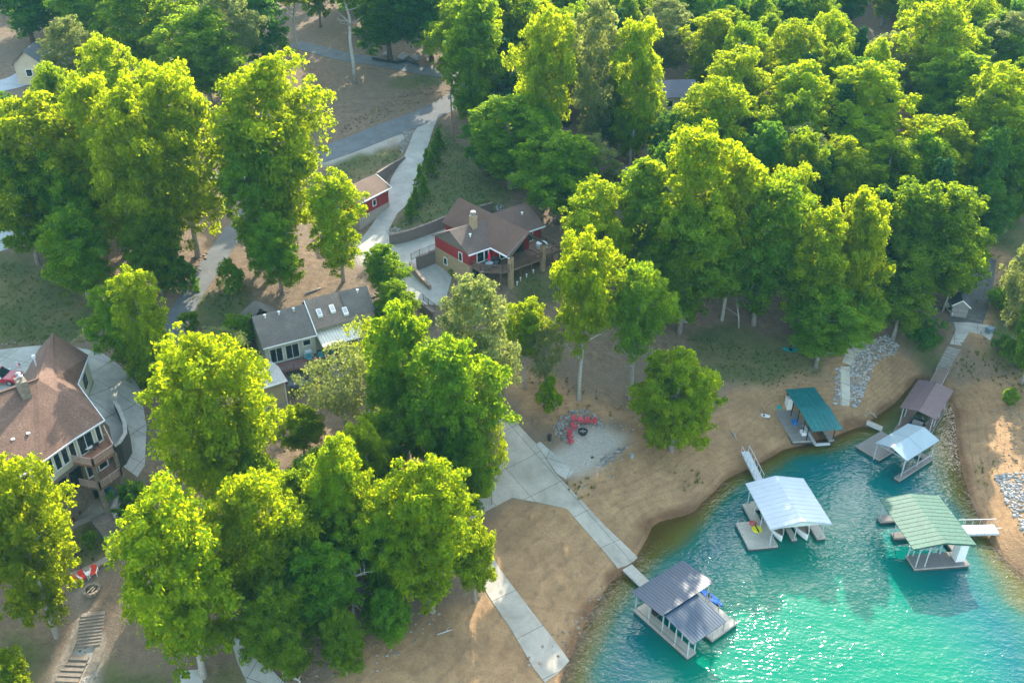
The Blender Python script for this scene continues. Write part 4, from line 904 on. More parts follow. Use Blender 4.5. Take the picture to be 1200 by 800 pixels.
# ------------------------------------------------------------------ grey house with the red deck
A0 = P(310,405,14.2); fr = Fr((A0.x, A0.y), math.radians(29)); zg = 11.2
GH = thing_fr('grey_house', 'grey shingled house with skylights, cream walls and a red timber deck', 'house', fr, zg)
L1, L2, Wd = 6.6, 14.8, 6.4      # first half, full length, depth eave to eave
ez, rz_ = 14.0, 16.7
gm = MB(fr); rm = Wd*.55
gm.slab([(-.3,-.3,ez),(L1,-.3,ez),(L1,rm,rz_),(-.3,rm,rz_)], .12); gm.slab([(-.3,Wd+.3,ez+.1),(-.3,rm,rz_),(L1,rm,rz_),(L1,Wd+.3,ez+.1)], .12)
roofg = gm.build('roof', SH_G, GH)
gm = MB(fr); gm.slab([(L1+.003,.5,ez+.35),(L2,.5,ez+.35),(L2,rm+.4,rz_+.35),(L1+.003,rm+.4,rz_+.35)], .12); gm.slab([(L1+.003,Wd+.4,ez+.3),(L1+.003,rm+.4,rz_+.35),(L2,rm+.4,rz_+.35),(L2,Wd+.4,ez+.3)], .12)
gm.build('roof', SH_GB, GH)
gm = MB(fr); gm.slab([(11.3,.9,ez+.75),(L2+.3,.9,ez+.75),(L2+.3,rm+.1,rz_+.5),(11.3,rm+.1,rz_+.5)], .35); gm.build('roof_addition', SH_G, GH)
gm = MB(fr); c = (1.2, Wd+1.2)
gm.slab([(-1.2,Wd-1.6,ez-.1),(1.3,Wd-.8,rz_-.2),(1.3,Wd+1.8,rz_-.3),(-1.2,Wd+3.2,ez-.1)], .12); gm.slab([(1.3,Wd-.8,rz_-.2),(3.8,Wd-1.6,ez+.5),(3.8,Wd+3.2,ez+.1),(1.3,Wd+1.8,rz_-.3)], .12); gm.slab([(-1.2,Wd+3.2,ez-.1),(1.3,Wd+1.8,rz_-.3),(3.8,Wd+3.2,ez+.1)], .12); gm.build('hip_roof', SH_G, GH)
gm = MB(fr); gm.box(-1.0,3.6,Wd-.3,Wd+2.9,zg-.4,ez-.02); gm.box(0,L1-.1,.35,Wd,zg-1.8,ez-.05); gm.box(L1-.1,L2-.2,1.0,Wd,zg-1.8,ez+.2); gm.build('wall', CREAM, GH)
gm = MB(fr)
for x in (.05, L1-.12): gm.slab([(x,.2,ez),(x,rm,rz_-.15),(x,Wd,ez)], .05)
for y0,y1 in ((0,0),): gm.pts([(-.02,.36,ez-.1),(-.02,Wd,ez-.1),(-.02,rm,rz_-.14),(.1,.36,ez-.1),(.1,Wd,ez-.1),(.1,rm,rz_-.14)], [(0,1,2),(3,5,4),(0,3,4,1),(1,4,5,2),(2,5,3,0)])
gm.build('gable', CREAM, GH)
gm = MB(fr); gm.bar((L1,-.35,ez+.06), (L1,rm+.3,rz_+.3), .1, .25); gm.bar((-.3,-.36,ez-.05), (L1,-.36,ez-.05), .1, .16); gm.build('fascia', WHITE, roofg)
for x0, x1, z0, z1 in ((.6,2.1,11.3,13.2),(2.6,4.2,11.3,13.2),(4.9,5.8,12.6,13.3)): window(GH, fr, (x0,.33), (x1,.33), z0, z1, WHITE, .12, 'glass_door' if z0 < 12 else 'window')
for x0, x1 in ((11.8,12.7),(12.9,13.7)): window(GH, fr, (x0,.98), (x1,.98), 12.0, 13.9, WHITE, .1)
slope = (rz_-ez)/(rm-.1)
for x, y in ((7.6,2.0),(9.4,2.1),(10.9,1.5)):
    z = ez+.35+slope*(y-.5); sk_ = MB(fr); sk_.slab([(x,y-.45,z-.28+.33),(x+.62,y-.45,z-.28+.33),(x+.62,y+.45,z+.28+.33),(x,y+.45,z+.28+.33)], .3); so_ = sk_.build('skylight', WHITE, GH)
    g_ = MB(fr); g_.slab([(x+.1,y-.33,z-.28+.41),(x+.52,y-.33,z-.28+.41),(x+.52,y+.33,z+.13+.41),(x+.1,y+.33,z+.13+.41)], .06); g_.build('pane', M('skylight_glass', (.45,.40,.38), .2, .1), so_)
for x, y in ((1.2,2.9),(3.0,2.9),(4.9,2.9)): vent(GH, fr.w(x, y, ez+slope*(y+.3)+.05), h=.3)
vent(GH, fr.w(13.6,3.0,rz_+.25), h=.3)
gm = MB(fr); gm.slab([(L1+.15,-2.0,13.05),(L1+5.2,-2.0,13.05),(L1+6.6,.95,13.75),(L1+.15,.95,13.75)], .1); gm.build('porch_roof', M('porch_metal', (.62,.57,.47), .45, .12, .8, stripes=(0,.4,.1)), GH)
for x in (L1+.4, L1+4.9): gm = MB(fr); gm.box(x-.07,x+.07,-1.85,-1.71,zg-.1,13.0); gm.build('post', WHITE, GH)
zd = 11.05; dk = [(-.9,.3),(-.9,-1.5),(L1-.2,-2.6),(L1+5.2,-2.6),(L2+.6,-1.4),(L2+.6,.98),(L1,.98),(L1,.3)]
gm = MB(fr); gm.prism(dk, zd-.22, zd); gm.build('deck', M('deck_greybrown', (.23,.165,.15), .85, .25, 1, 9, stripes=(0,.15,.3)), GH)
railing(GH, fr, dk[0:5]+[dk[5]], zd, .95, RAILR, .3, 1.7)
for x, y in ((-.7,-1.3),(1.6,-1.75),(4.2,-2.1),(L1+.2,-2.4),(L1+2.8,-2.4),(L1+5.0,-2.4),(L2+.4,-1.2)):
    p = fr.w(x, y, 0); gm = MB(fr); gm.box(x-.09,x+.09,y-.09,y+.09,H(p.x,p.y)-.3,zd-.22); gm.build('post', RAILR, GH)
gm = MB(fr)
for i in range(9): gm.box(-.9-.28*(i+1),-.9-.28*i,-1.4,-.3,zd-.17*(i+1)-.05,zd-.17*(i+1))
gm.bar((-.9,-1.4,zd-.1),(-3.4,-1.4,zd-1.7),.06,.24); gm.bar((-.9,-.3,zd-.1),(-3.4,-.3,zd-1.7),.06,.24); gm.bar((-.9,-1.4,zd+.85),(-3.4,-1.4,zd-.7),.07,.1); gm.build('deck_stairs', RAILR, GH)
gm = MB(fr); gm.box(0,L1,.1,.34,zg-1.9,zd-.24); gm.build('basement_wall', BLOCK, GH)
window(GH, fr, (1.5,.08),(3.0,.08), 9.6, 10.5, WHITE, .08)

# beige annex below it
c = P(335,446,13); fr = Fr((c.x, c.y), math.radians(214)); zb_ = 7.0
AN = thing_fr('garden_building', 'beige block outbuilding with a pale low roof beside the patio', 'outbuilding', fr, zb_)
gm = MB(fr); gm.slab([(-.3,-.4,12.75),(6.5,-.4,12.75),(6.5,-3.0,13.35),(-.3,-3.0,13.35)], .14); gm.slab([(-.3,-5.6,12.75),(-.3,-3.0,13.35),(6.5,-3.0,13.35),(6.5,-5.6,12.75)], .14); gm.build('roof', M('roof_pale', (.42,.40,.38), .8, .3, .6, 6), AN)
gm = MB(fr); gm.box(0,6.2,-5.2,-.7+.0,9.6,12.72); gm.build('wall', BEIGE, AN)
gm = MB(fr); gm.box(-.05,6.25,-5.25,-.65,6.0,9.6); gm.build('foundation', BLOCK, AN)
gm = MB(fr); gm.bar((-.32,-.35,12.68),(6.5,-.35,12.68),.1,.16); gm.build('fascia', WHITE, AN)
gm = MB(fr); gm.bar((.02,-.63,12.6),(.02,-.6,6.4),.08); gm.build('downpipe', WHITE, AN)

# ------------------------------------------------------------------ red house
U1 = math.radians(-50.5); c = P(509.5,277,18.5); fr = Fr((c.x, c.y), U1)   # u towards the lake, v to the right wing
RH = thing_fr('red_house', 'red house with brown gable roofs, tan brick corners and a balcony', 'house', fr, 14.6)
ez = 18.7; zg = 14.3
# left wing
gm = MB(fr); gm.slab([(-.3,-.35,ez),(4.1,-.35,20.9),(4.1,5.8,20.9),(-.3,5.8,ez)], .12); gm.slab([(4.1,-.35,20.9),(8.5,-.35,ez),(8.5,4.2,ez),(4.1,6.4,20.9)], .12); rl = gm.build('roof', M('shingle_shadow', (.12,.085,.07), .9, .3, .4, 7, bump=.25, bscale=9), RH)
# main gable
mv = 6.9
gm = MB(fr); gm.slab([(-3.2,3.55,ez),(12.7,3.55,ez),(13.0,mv,21.7),(-3.4,mv,21.7)], .13); roofr = gm.build('roof', SH_R, RH)
gm = MB(fr); gm.slab([(-3.4,mv,21.7),(13.0,mv,21.7),(12.7,10.3,ez),(-3.2,10.3,ez)], .13); gm.build('roof', SH_R, RH)
# right wing
gm = MB(fr); gm.slab([(-.4,9.0,ez),(3.5,6.9,21.1),(3.5,14.4,21.1),(-.4,14.4,ez)], .12); gm.slab([(3.5,6.95,21.1),(7.7,9.4,ez),(7.7,14.4,ez),(3.5,14.4,21.1)], .12); gm.build('roof', M('shingle_shaded', (.14,.085,.066), .9, .25, .4, 7, bump=.25, bscale=9), RH)  # both wings use darker shingles than the main roof: shade put into colour
gm = MB(fr); gm.bar((8.52,-.35,ez-.06),(8.52,4.2,ez-.06),.14,.16); gm.build('gutter', GUTTER, rl)
gm = MB(fr); gm.bar((7.72,10.4,ez-.06),(7.72,14.4,ez-.06),.14,.16); gm.build('gutter', GUTTER, RH)
gm = MB(fr); gm.bar((8.6,3.5,ez-.06),(12.7,3.5,ez-.06),.14,.16); gm.build('gutter', GUTTER, roofr)
gm = MB(fr); gm.box(0,8.1,0,6,16.9,ez-.13); gm.box(-2.9,9.2,4,10,16.9,ez-.13); gm.box(0,7.3,9.9,14,16.9,ez-.13)
gm.build('wall', RED, RH)
gm = MB(fr); gm.box(-.04,8.14,-.04,6.2,12.6,16.9); gm.box(-2.94,9.0,4.04,9.9,12.6,16.9); gm.box(.04,7.26,9.8,14.04,13.2,16.9); gm.build('brick_wall', BRICK, RH)
gm = MB(fr); gm.pts([(.1,-.01,ez-.13),(8.1,-.01,ez-.13),(4.1,-.01,20.75),(.1,.15,ez-.13),(8.1,.15,ez-.13),(4.1,.15,20.75)], [(0,1,2),(3,5,4),(0,3,4,1),(1,4,5,2),(2,5,3,0)])
gm.build('gable', GABLE, RH)
gm = MB(fr); gm.pts([(.1,13.85,ez-.13),(7.2,13.85,ez-.13),(3.5,13.85,20.9),(.1,14.02,ez-.13),(7.2,14.02,ez-.13),(3.5,14.02,20.9)], [(0,1,2),(3,5,4),(0,3,4,1),(1,4,5,2),(2,5,3,0)]); gm.build('gable', RED, RH)
for x0,x1,z0,z1,w in ((5.9,6.6,17.0,18.2,1),(2.2,2.9,15.0,16.0,1)): window(RH, fr, (x0,-.06),(x1,-.06), z0, z1)
window(RH, fr, (8.16,1.4),(8.16,2.5), 16.95, 18.4, WHITE, .1, 'glass_door'); window(RH, fr, (8.16,2.7),(8.16,3.3), 16.95, 18.4, WHITE, .1)
window(RH, fr, (9.24,4.6),(9.24,5.8), 16.95, 18.4, WHITE, .1); window(RH, fr, (9.24,6.4),(9.24,8.8), 16.95, 18.6, BLACKM, .08, 'glass_door'); window(RH, fr, (7.36,11.0),(7.36,12.2), 17.0, 18.3)
# balcony under the big gable and its brick columns
zd = 16.75; dk = [(8.16,.4),(10.2,.4),(12.3,2.6),(12.6,3.9),(12.6,9.9),(9.3,9.9),(9.3,4.0),(8.2,4.0)]
gm = MB(fr); gm.prism(dk, zd-.3, zd); gm.build('deck', DECKB, RH); railing(RH, fr, [dk[0],dk[1],dk[2],dk[3]], zd, .9, TIMBER, .17, 1.5); railing(RH, fr, [(12.55,4.2),(12.55,9.6)], zd, .9, TIMBER, .17, 1.5)
gm = MB(fr); gm.prism([(7.4,10.1),(12.2,10.1),(12.2,13.6),(7.4,13.6)], zd-.3, zd); gm.build('deck', DECKB, RH); railing(RH, fr, [(12.1,10.2),(12.1,13.5),(7.5,13.5)], zd, .9, TIMBER, .17, 1.5)
for v in (4.0, 9.9):
    gm = MB(fr); gm.box(12.05,12.65,v-.3,v+.3,12.6,ez-.1 if v < 5 else ez+.0); gm.build('column', BRICK, RH)
for u, v in ((10.0,.6),(11.9,2.5),(12.1,6.0),(12.1,8.0),(12.0,12.0),(12.0,13.4)):
    gm = MB(fr); gm.box(u-.1,u+.1,v-.1,v+.1,12.6,zd-.3); gm.build('post', TIMBER, RH)
gm = MB(fr); gm.box(12.2,12.4,4.3,9.6,13.9,14.5); gm.bar((12.4,3.4,ez+.05),(12.6,mv,21.45),.2,.28); gm.bar((12.6,mv,21.45),(12.4,10.2,ez+.05),.2,.28); gm.build('gable_trim', GABLE, RH)
gm = MB(fr); gm.pts([(9.5,4.1,18.6),(9.5,9.8,18.6),(9.5,mv,21.5),(9.3,4.1,18.6),(9.3,9.8,18.6),(9.3,mv,21.5)], [(0,1,2),(3,5,4),(0,3,4,1),(1,4,5,2),(2,5,3,0)]); gm.build('gable', RED, RH)
gm = MB(fr); gm.box(9.02,9.1,4.4,9.6,13.4,16.3); gm.box(8.2,8.28,.5,3.8,13.4,16.3); gm.build('lower_glazing', GLASS, RH)
gm = MB(fr); gm.box(4.2,5.1,3.1,3.9,18.5,22.3); ch = gm.build('chimney', BRICK, roofr)
gm = MB(fr); gm.box(4.35,4.95,3.2,3.8,22.3,22.75); gm.lathe((4.65,3.5,22.75), [(.3,0),(.36,.12),(.34,.2)], 10); gm.build('chimney_cap', GREYM, roofr)
vent(rl, fr.w(6.0,1.9,20.15), h=.3); vent(RH, fr.w(5.0,12.2,20.3), h=.3)

# ------------------------------------------------------------------ red garage
c = P(419,237,19.2); fr = Fr((c.x, c.y), math.radians(59)); RG = thing_fr('red_garage', 'small red garage with a brown roof beside the concrete driveway', 'garage', fr, 15)
gm = MB(fr); gm.slab([(-.4,-.4,19),(8.0,-.4,19),(8.0,2.6,20.7),(-.4,2.6,20.7)], .12); roofx = gm.build('roof', SH_GR, RG); gm = MB(fr); gm.slab([(-.4,2.6,20.7),(8.0,2.6,20.7),(8.0,5.8,19),(-.4,5.8,19)], .12); gm.build('roof', SH_GR, RG)
gm = MB(fr); gm.bar((-.42,-.42,18.95),(8.02,-.42,18.95),.1,.2); gm.bar((8.02,-.42,18.95),(8.02,2.6,20.65),.08,.2); gm.bar((8.02,2.6,20.65),(8.02,5.8,18.95),.08,.2); gm.build('fascia', WHITE, roofx)
gm = MB(fr); gm.box(0,7.6,.05,5.4,16.6,18.9); gm.build('wall', RED, RG)
gm = MB(fr); gm.pts([(7.45,.05,18.88),(7.45,5.4,18.88),(7.45,2.6,20.55),(7.6,.05,18.88),(7.6,5.4,18.88),(7.6,2.6,20.55)], [(0,1,2),(3,5,4),(0,3,4,1),(1,4,5,2),(2,5,3,0)]); gm.build('gable', RED, RG)
gm = MB(fr); gm.box(-.04,7.64,.0,5.44,14,16.6); gm.build('block_wall', M('block_ribbed', (.36,.29,.24), .9, .15, 1, stripes=(0,.45,.15)), RG)
window(RG, fr, (3.6,.02),(4.3,.02),17.3,18.2); window(RG, fr, (7.66,1.2),(7.66,2.1),16.8,18.4, WHITE, .1, 'door')

# ------------------------------------------------------------------ tan house, roofs in the wood
c = P(22,66,28.4); c = Vector((c.x, c.y, 0)); fr = Fr((-98.5,180), math.radians(10)); z0 = H(-96,182)
TH = thing_fr('tan_house', 'tan gabled house with a slate-blue roof at the top left edge', 'house', fr, z0)
yb = z0
gm = MB(fr); gm.box(0,5,0,9,yb-1,yb+4.2); gm.pts([(0,-.01,yb+4.2),(5,-.01,yb+4.2),(2.5,-.01,yb+6.4),(0,.2,yb+4.2),(5,.2,yb+4.2),(2.5,.2,yb+6.4)], [(0,1,2),(3,5,4),(0,3,4,1),(1,4,5,2),(2,5,3,0)]); gm.build('wall', BEIGE, TH)
gm = MB(fr); gm.slab([(-.4,-.5,yb+3.95),(2.5,-.5,yb+6.6),(2.5,9.4,yb+6.6),(-.4,9.4,yb+3.95)], .12); gm.slab([(2.5,-.5,yb+6.6),(5.4,-.5,yb+3.95),(5.4,9.4,yb+3.95),(2.5,9.4,yb+6.6)], .12); gm.build('roof', M('shingle_slate', (.10,.115,.125), .85, .25, .5, 7), TH)
window(TH, fr, (1.9,-.03),(3.0,-.03), yb+1.6, yb+2.9)
def roof_in_wood(label, px, py, ang, w, l, mat, hh):
    g = G(px, py); fr = Fr((g.x, g.y), ang); z0 = g.z; r = thing_fr('house', label, 'house', fr, z0)
    gm = MB(fr); gm.box(-w/2,w/2,-l/2,l/2,z0-1,z0+hh); gm.build('wall', BEIGE, r)
    gm = MB(fr); gm.slab([(-w/2-.4,-l/2-.4,z0+hh),(w/2+.4,-l/2-.4,z0+hh),(w/2+.4,0,z0+hh+2.2),(-w/2-.4,0,z0+hh+2.2)], .12); gm.slab([(-w/2-.4,0,z0+hh+2.2),(w/2+.4,0,z0+hh+2.2),(w/2+.4,l/2+.4,z0+hh),(-w/2-.4,l/2+.4,z0+hh)], .12); gm.build('roof', mat, r)
    window(r, fr, (-1.2,-l/2-.02),(0,-l/2-.02), z0+hh-1.8, z0+hh-.6); return r
roof_in_wood('house under a slate-grey roof glimpsed between trees in the wood', 780, 146, .1, 9, 7, M('shingle_bluegrey', (.13,.13,.17), .85, .2, .5, 7), 6.2)
roof_in_wood('house under a dark brown roof glimpsed behind the trees right of the red house', 722, 243, .3, 7, 6, M('shingle_darkbrown', (.12,.085,.08), .9, .2, .5, 7), 5.0)

# ------------------------------------------------------------------ retaining walls of the red house court, rails
wall_px('retaining_wall', 'long brown retaining wall above the red house court', [(456,276),(480,270),(505,261),(524,253)], [15.9,16.3,16.9,17.4], [13]*4, .4, WALLB)
wall_px('retaining_wall', 'short brown retaining wall behind the red house by the rock pile', [(562,242),(577,238)], [17.6,17.8], [15,15], .4, WALLB)
wall_px('retaining_wall', 'tapered brown wall between the red garage and the driveway', [(442,203),(456,194),(474,184)], [19.4,18.9,18.4], [15]*3, .35, WALLB)
wall_px('retaining_wall', 'brown wall with a black fence at the left corner of the red house', [(488,302),(503,296),(519,290)], [15.9,16.1,16.3], [12.2]*3, .35, WALLB)
wall_px('retaining_wall', 'stepped low tan wall at the left edge of the lower court', [(481,307),(487,316),(494,325),(504,335)], [15.2,14.8,14.3,13.8], [12]*4, .35, M('wall_tan', (.35,.25,.19), .9, .2, 1.5, 8))
wall_px('retaining_wall', 'low brown wall with a black rail at the bottom of the lower court', [(491,353),(500,360),(508,366)], [13.4,13.3,13.2], [11]*3, .35, WALLB)
def fence(label, px, z, h=1.0):
    pts = [P(x, y, z_) for (x, y), z_ in zip(px, z)]; r = thing('metal_fence', label, 'fence', pts[0]); mb = MB()
    for a, b in zip(pts[:-1], pts[1:]):
        for k in (.12, h): mb.bar(a+Vector((0,0,k)), b+Vector((0,0,k)), .05)
        n = int((b-a).length/.16)
        for i in range(n): p = a.lerp(b, i/n); mb.bar(p+Vector((0,0,.1)), p+Vector((0,0,h)), .022)
    mb.build('rail_panel', BLACKM, r)
    for p in pts: q_ = MB(); q_.bar(p, p+Vector((0,0,h+.1)), .08); q_.build('post', BLACKM, r)
fence('black metal fence on top of the wall at the left corner of the red house', [(482,305),(492,300),(503,296),(513,292)], [15.9,16,16.1,16.25])
fence('short black metal rail at the bottom of the lower court', [(496,352),(502,357),(510,363)], [13.4,13.4,13.3], .9)
# ------------------------------------------------------------------ docks
def metal(name, col, rough=.35, var=.18): return M(name, col, rough, var, .6, metal=.0, spec=.45, fine=3)
RF_NAVY = M('roof_navy', (.02,.048,.085), .45, .2, .6); RF_WHITE = M('roof_white', (.39,.43,.475), .5, .08, .5); RF_GREEN = metal('roof_green', (.035,.125,.085), .65); RF_TEAL = metal('roof_teal', (.01,.145,.15), .5)
RF_BROWN = metal('roof_plum', (.13,.08,.088), .5); RF_SILVER = M('roof_silver', (.24,.315,.355), .5, .08, .5)
PLANK = M('dock_plank', (.27,.245,.225), .9, .25, 1, 8, stripes=(0,.16,.45)); PLANKP = M('dock_plank_pale', (.50,.46,.39), .85, .2, 1, 8, stripes=(0,.18,.25)); PLANKB = M('dock_plank_brown', (.24,.16,.13), .9, .25, 1, 8, stripes=(1,.16,.35))
PLANKV = M('dock_plank_cross', (.25,.23,.22), .9, .25, 1, 8, stripes=(1,.16,.45)); FLOAT = M('dock_float', (.05,.05,.055), .8, .3); STEEL = M('galvanised', (.42,.44,.46), .45, .2, 2); SILVERW = M('weathered_frame', (.33,.30,.26), .8, .25, 1.5)
WHITEP = M('white_panel', (.72,.72,.70), .5, .1, 1)
def ribs(mb, p00, p10, p01, p11, n, h=.022, w=.04):
    """n standing seams from edge p00-p01 to edge p10-p11"""
    p00, p10, p01, p11 = map(Vector, (p00, p10, p01, p11))
    for i in range(n+1):
        a = p00.lerp(p01, i/n); b = p10.lerp(p11, i/n); mb.bar(a+Vector((0,0,h/2+.002)), b+Vector((0,0,h/2+.002)), w, h)
def roof_part(root, fr, quads, mat, trim=None, name='roof'):
    mb = MB(fr)
    for p00, p10, p01, p11, n in quads:
        mb.slab([p00, p10, p11, p01], .07); ribs(mb, p00, p10, p01, p11, n)
    o = mb.build(name, mat, root)
    if trim:
        t = MB(fr)
        for a, b in trim: t.bar(Vector(a)+Vector((0,0,-.1)), Vector(b)+Vector((0,0,-.1)), .07, .16)
        t.build('roof_trim', STEEL if mat in (RF_WHITE, RF_SILVER) else mat, o)
    return o
def deck_part(root, fr, rects, mat, z=.5, th=.1, fl=True, name='deck'):
    mb = MB(fr)
    for i, r in enumerate(rects): mb.box(*r, z-th, z)
    o = mb.build(name, mat, root)
    if fl:
        f = MB(fr)
        for x0, x1, y0, y1 in rects:
            f.box(x0+.03, x1-.03, y0+.03, y1-.03, z-.55, z-th-.002)
        f.build('float', FLOAT, root)
        t = MB(fr)
        for x0, x1, y0, y1 in rects:
            for a, b in (((x0,y0),(x1,y0)),((x1,y0),(x1,y1)),((x1,y1),(x0,y1)),((x0,y1),(x0,y0))): t.bar((*a,z-.12),(*b,z-.12),.05,.2)
        t.build('edge_board', SILVERW, o)
    return o
def posts(root, fr, pl, z0=.5, mat=STEEL, w=.1):
    for u, v, z in pl: mb = MB(fr); mb.box(u-w/2,u+w/2,v-w/2,v+w/2,z0,z); mb.build('post', mat, root)
# ---- navy
fr = fr_px((743,714),(806,770),.5); D = thing_fr('boat_dock', 'floating boat dock with a dark navy ribbed roof, closest to the concrete ramp', 'boat dock', fr, 0, 'boat docks')
deck_part(D, fr, [(0,7.57,0,1.15),(0,1.3,1.15,7.2),(1.3,7.57,3.5,7.2)], PLANKP)
roof_part(D, fr, [((-.2,-.45,3.2),(4.15,-.45,3.55),(-.2,7.0,3.2),(4.15,7.0,3.55),20)], RF_NAVY)
roof_part(D, fr, [((3.7,-.05,3.35),(8.0,-.05,2.8),(3.7,4.6,3.35),(8.0,4.6,2.8),14)], RF_NAVY)
posts(D, fr, [(.1,.1,3.1),(2.0,.1,3.25),(3.9,.1,3.3),(5.7,.1,3.0),(7.4,.1,2.75),(.1,6.8,3.1),(3.7,6.8,3.4),(7.4,3.7,2.75),(5.5,3.7,3.0),(3.9,1.1,3.3),(5.7,1.1,3.0),(7.4,1.1,2.75),(2.0,3.6,3.25)])
posts(D, fr, [(5.2,7.05,1.5),(7.3,7.05,1.5),(7.3,5.4,1.5),(3.9,7.05,1.5)], .5, SILVERW)
mb = MB(fr); mb.bar((.1,0,.9),(7.4,0,.9),.03); mb.box(1.4,2.0,1.1,3.4,.5,2.5); mb.build('storage_locker', DARKIN, D)
mb = MB(fr); mb.bar((.1,.1,3.02),(3.9,.1,3.3),.1); mb.bar((3.9,.1,3.2),(7.4,.1,2.7),.1); mb.bar((.1,6.8,3.02),(3.7,6.8,3.36),.1); mb.bar((3.9,3.7,3.2),(7.4,3.7,2.7),.1); mb.build('roof_beam', STEEL, D)
def gangway(name, label, a, za, b, zb, w, mat, rails=False, cat='gangway'):
    A_, B_ = P(*a, za), P(*b, zb); fr = Fr((A_.x, A_.y), math.atan2(B_.y-A_.y, B_.x-A_.x)); r = thing_fr(name, label, cat, fr, za); L = (Vector(V2(B_))-Vector(V2(A_))).length
    mb = MB(fr); mb.bar((0,0,za),(L,0,zb), w, .09); mb.build('walkway', mat, r)
    mb = MB(fr)
    for s in (-1, 1): mb.bar((0,s*w/2,za-.08),(L,s*w/2,zb-.08), .08, .2)
    mb.build('beam', STEEL, r)
    if rails:
        for s in (-1, 1):
            mb = MB(fr); mb.bar((0,s*w/2,za+.9),(L,s*w/2,zb+.9),.06)
            for i in range(6): f = i/5; z = za+(zb-za)*f; mb.bar((L*f,s*w/2,z),(L*f,s*w/2,z+.9),.05)
            mb.build('handrail', STEEL, r)
    return r
gangway('gangway', 'short pale gangway from the concrete ramp to the navy-roofed dock', (735,664), .75, (756,684), .55, 1.25, PLANKP)
# ---- white
fr = fr_px((862,612),(877,642),.5); D = thing_fr('boat_dock', 'boat dock with a bright white gabled metal roof and a swim platform', 'boat dock', fr, 0, 'boat docks')
deck_part(D, fr, [(0,4.25,0,3.45),(-3.0,0,1.9,3.0),(-3.3,-1.9,3.0,9.2),(-1.9,3.5,5.4,6.0),(-1.9,3.7,8.3,9.35)], PLANKP)
roof_part(D, fr, [((-3.3,5.55,4.15),(-3.3,2.0,3.35),(4.5,5.55,4.15),(4.5,2.0,3.35),11),((-3.3,5.55,4.15),(-3.3,9.15,3.35),(4.5,5.55,4.15),(4.5,9.15,3.35),11)], RF_WHITE, [((4.52,2.0,3.35),(4.52,5.55,4.15)),((4.52,5.55,4.15),(4.52,9.15,3.35)),((-3.32,2.0,3.35),(-3.32,5.55,4.15)),((-3.32,5.55,4.15),(-3.32,9.15,3.35))])
mb = MB(fr); mb.pts([(4.3,2.2,3.3),(4.3,9,3.3),(4.3,5.55,4.05),(4.42,2.2,3.3),(4.42,9,3.3),(4.42,5.55,4.05)], [(0,1,2),(3,5,4),(0,3,4,1),(1,4,5,2),(2,5,3,0)]); mb.build('gable', M('gable_pale', (.52,.55,.50), .6, .1), D)
posts(D, fr, [(-2.9,2.5,3.4),(-.9,2.5,3.4),(1.2,2.5,3.4),(4.1,2.5,3.4),(-2.9,8.8,3.4),(0,8.8,3.4),(3.6,8.8,3.4),(-2.9,5.7,4.0),(3.4,5.7,4.0)])
mb = MB(fr); mb.bar((4.1,.2,.5),(4.1,.2,.9),.07); mb.bar((.1,.2,.5),(.1,.2,.9),.07); mb.bar((2,.2,.5),(2,.2,.9),.07); mb.build('cleat_post', STEEL, D)
def boat(label, fr, u, v, L, w, z=.25, hull=None, inside=None, group=None, flip=1, cover=False):
    """open runabout, bow towards +u*flip"""
    hull = hull or WHITEP; inside = inside or M('boat_floor', (.36,.28,.20), .8, .2); r = thing_fr('motor_boat', label, 'boat', Fr(fr.w(u,v,0), fr.a), z, group); f2 = Fr(fr.w(u,v,0), fr.a+(0 if flip > 0 else math.pi))
    n = 9; ring = []
    for i in range(n+1):
        t = i/n; x = -L/2+L*t; ww = w/2*(1-max(0,(t-.5)/.5)**2.2*.93)*(.93+.07*min(1,t*4)); sh = .55+.22*t*t; ring.append((x, ww, sh))
    mb = MB(f2); ps = []; 
    for x, ww, sh in ring: ps += [(x,-ww,z+sh),(x,-ww*.75,z-.12),(x,ww*.75,z-.12),(x,ww,z+sh),(x,ww-.12 if ww>.2 else ww*.4,z+sh),(x,-(ww-.12) if ww>.2 else -ww*.4,z+sh)]
    fs = []
    for i in range(n):
        a = i*6; b = a+6
        fs += [(a,b,b+1,a+1),(a+1,b+1,b+2,a+2),(a+2,b+2,b+3,a+3),(a+3,b+3,b+4,a+4),(a+5,b+5,b,a)]
    fs += [(0,1,2,3,4,5), tuple(n*6+k for k in (5,4,3,2,1,0))]
    mb.pts(ps, fs); mb.build('hull', hull, r)
    mb = MB(f2); mb.prism([(x, -max(.05,ww-.13)) for x, ww, sh in ring[:-1]]+[(x, max(.05,ww-.13)) for x, ww, sh in ring[:-1]][::-1], z+.1, z+.24); mb.build('cockpit_floor', inside, r)
    mb = MB(f2); mb.box(-L*.36,-L*.2,-w*.36,w*.36,z+.24,z+.62); mb.box(-L*.02,L*.06,-w*.36,-w*.08,z+.24,z+.62); mb.box(-L*.02,L*.06,w*.08,w*.36,z+.24,z+.62); mb.build('seat', M('boat_seat', (.32,.29,.26), .7, .2), r)
    mb = MB(f2); mb.slab([(L*.1,-w*.4,z+.62),(L*.16,-w*.36,z+1.0),(L*.16,w*.36,z+1.0),(L*.1,w*.4,z+.62)], .03); mb.build('windscreen', GLASS, r)
    mb = MB(f2); mb.box(-L/2-.28,-L/2-.02,-.2,.2,z-.15,z+.85); mb.build('outboard_motor', BLACKM, r); return r
boat('tan-floored boat in the left slip of the white-roofed dock', fr, 1.0, 4.25, 4.6, 1.85)
boat('tan-floored boat in the right slip of the white-roofed dock', fr, 1.1, 7.2, 4.8, 1.9)
gangway('gangway', 'narrow dark aluminium gangway up the bank behind the white-roofed dock', (873,529), 1.5, (890,563), .6, .95, STEEL, True)
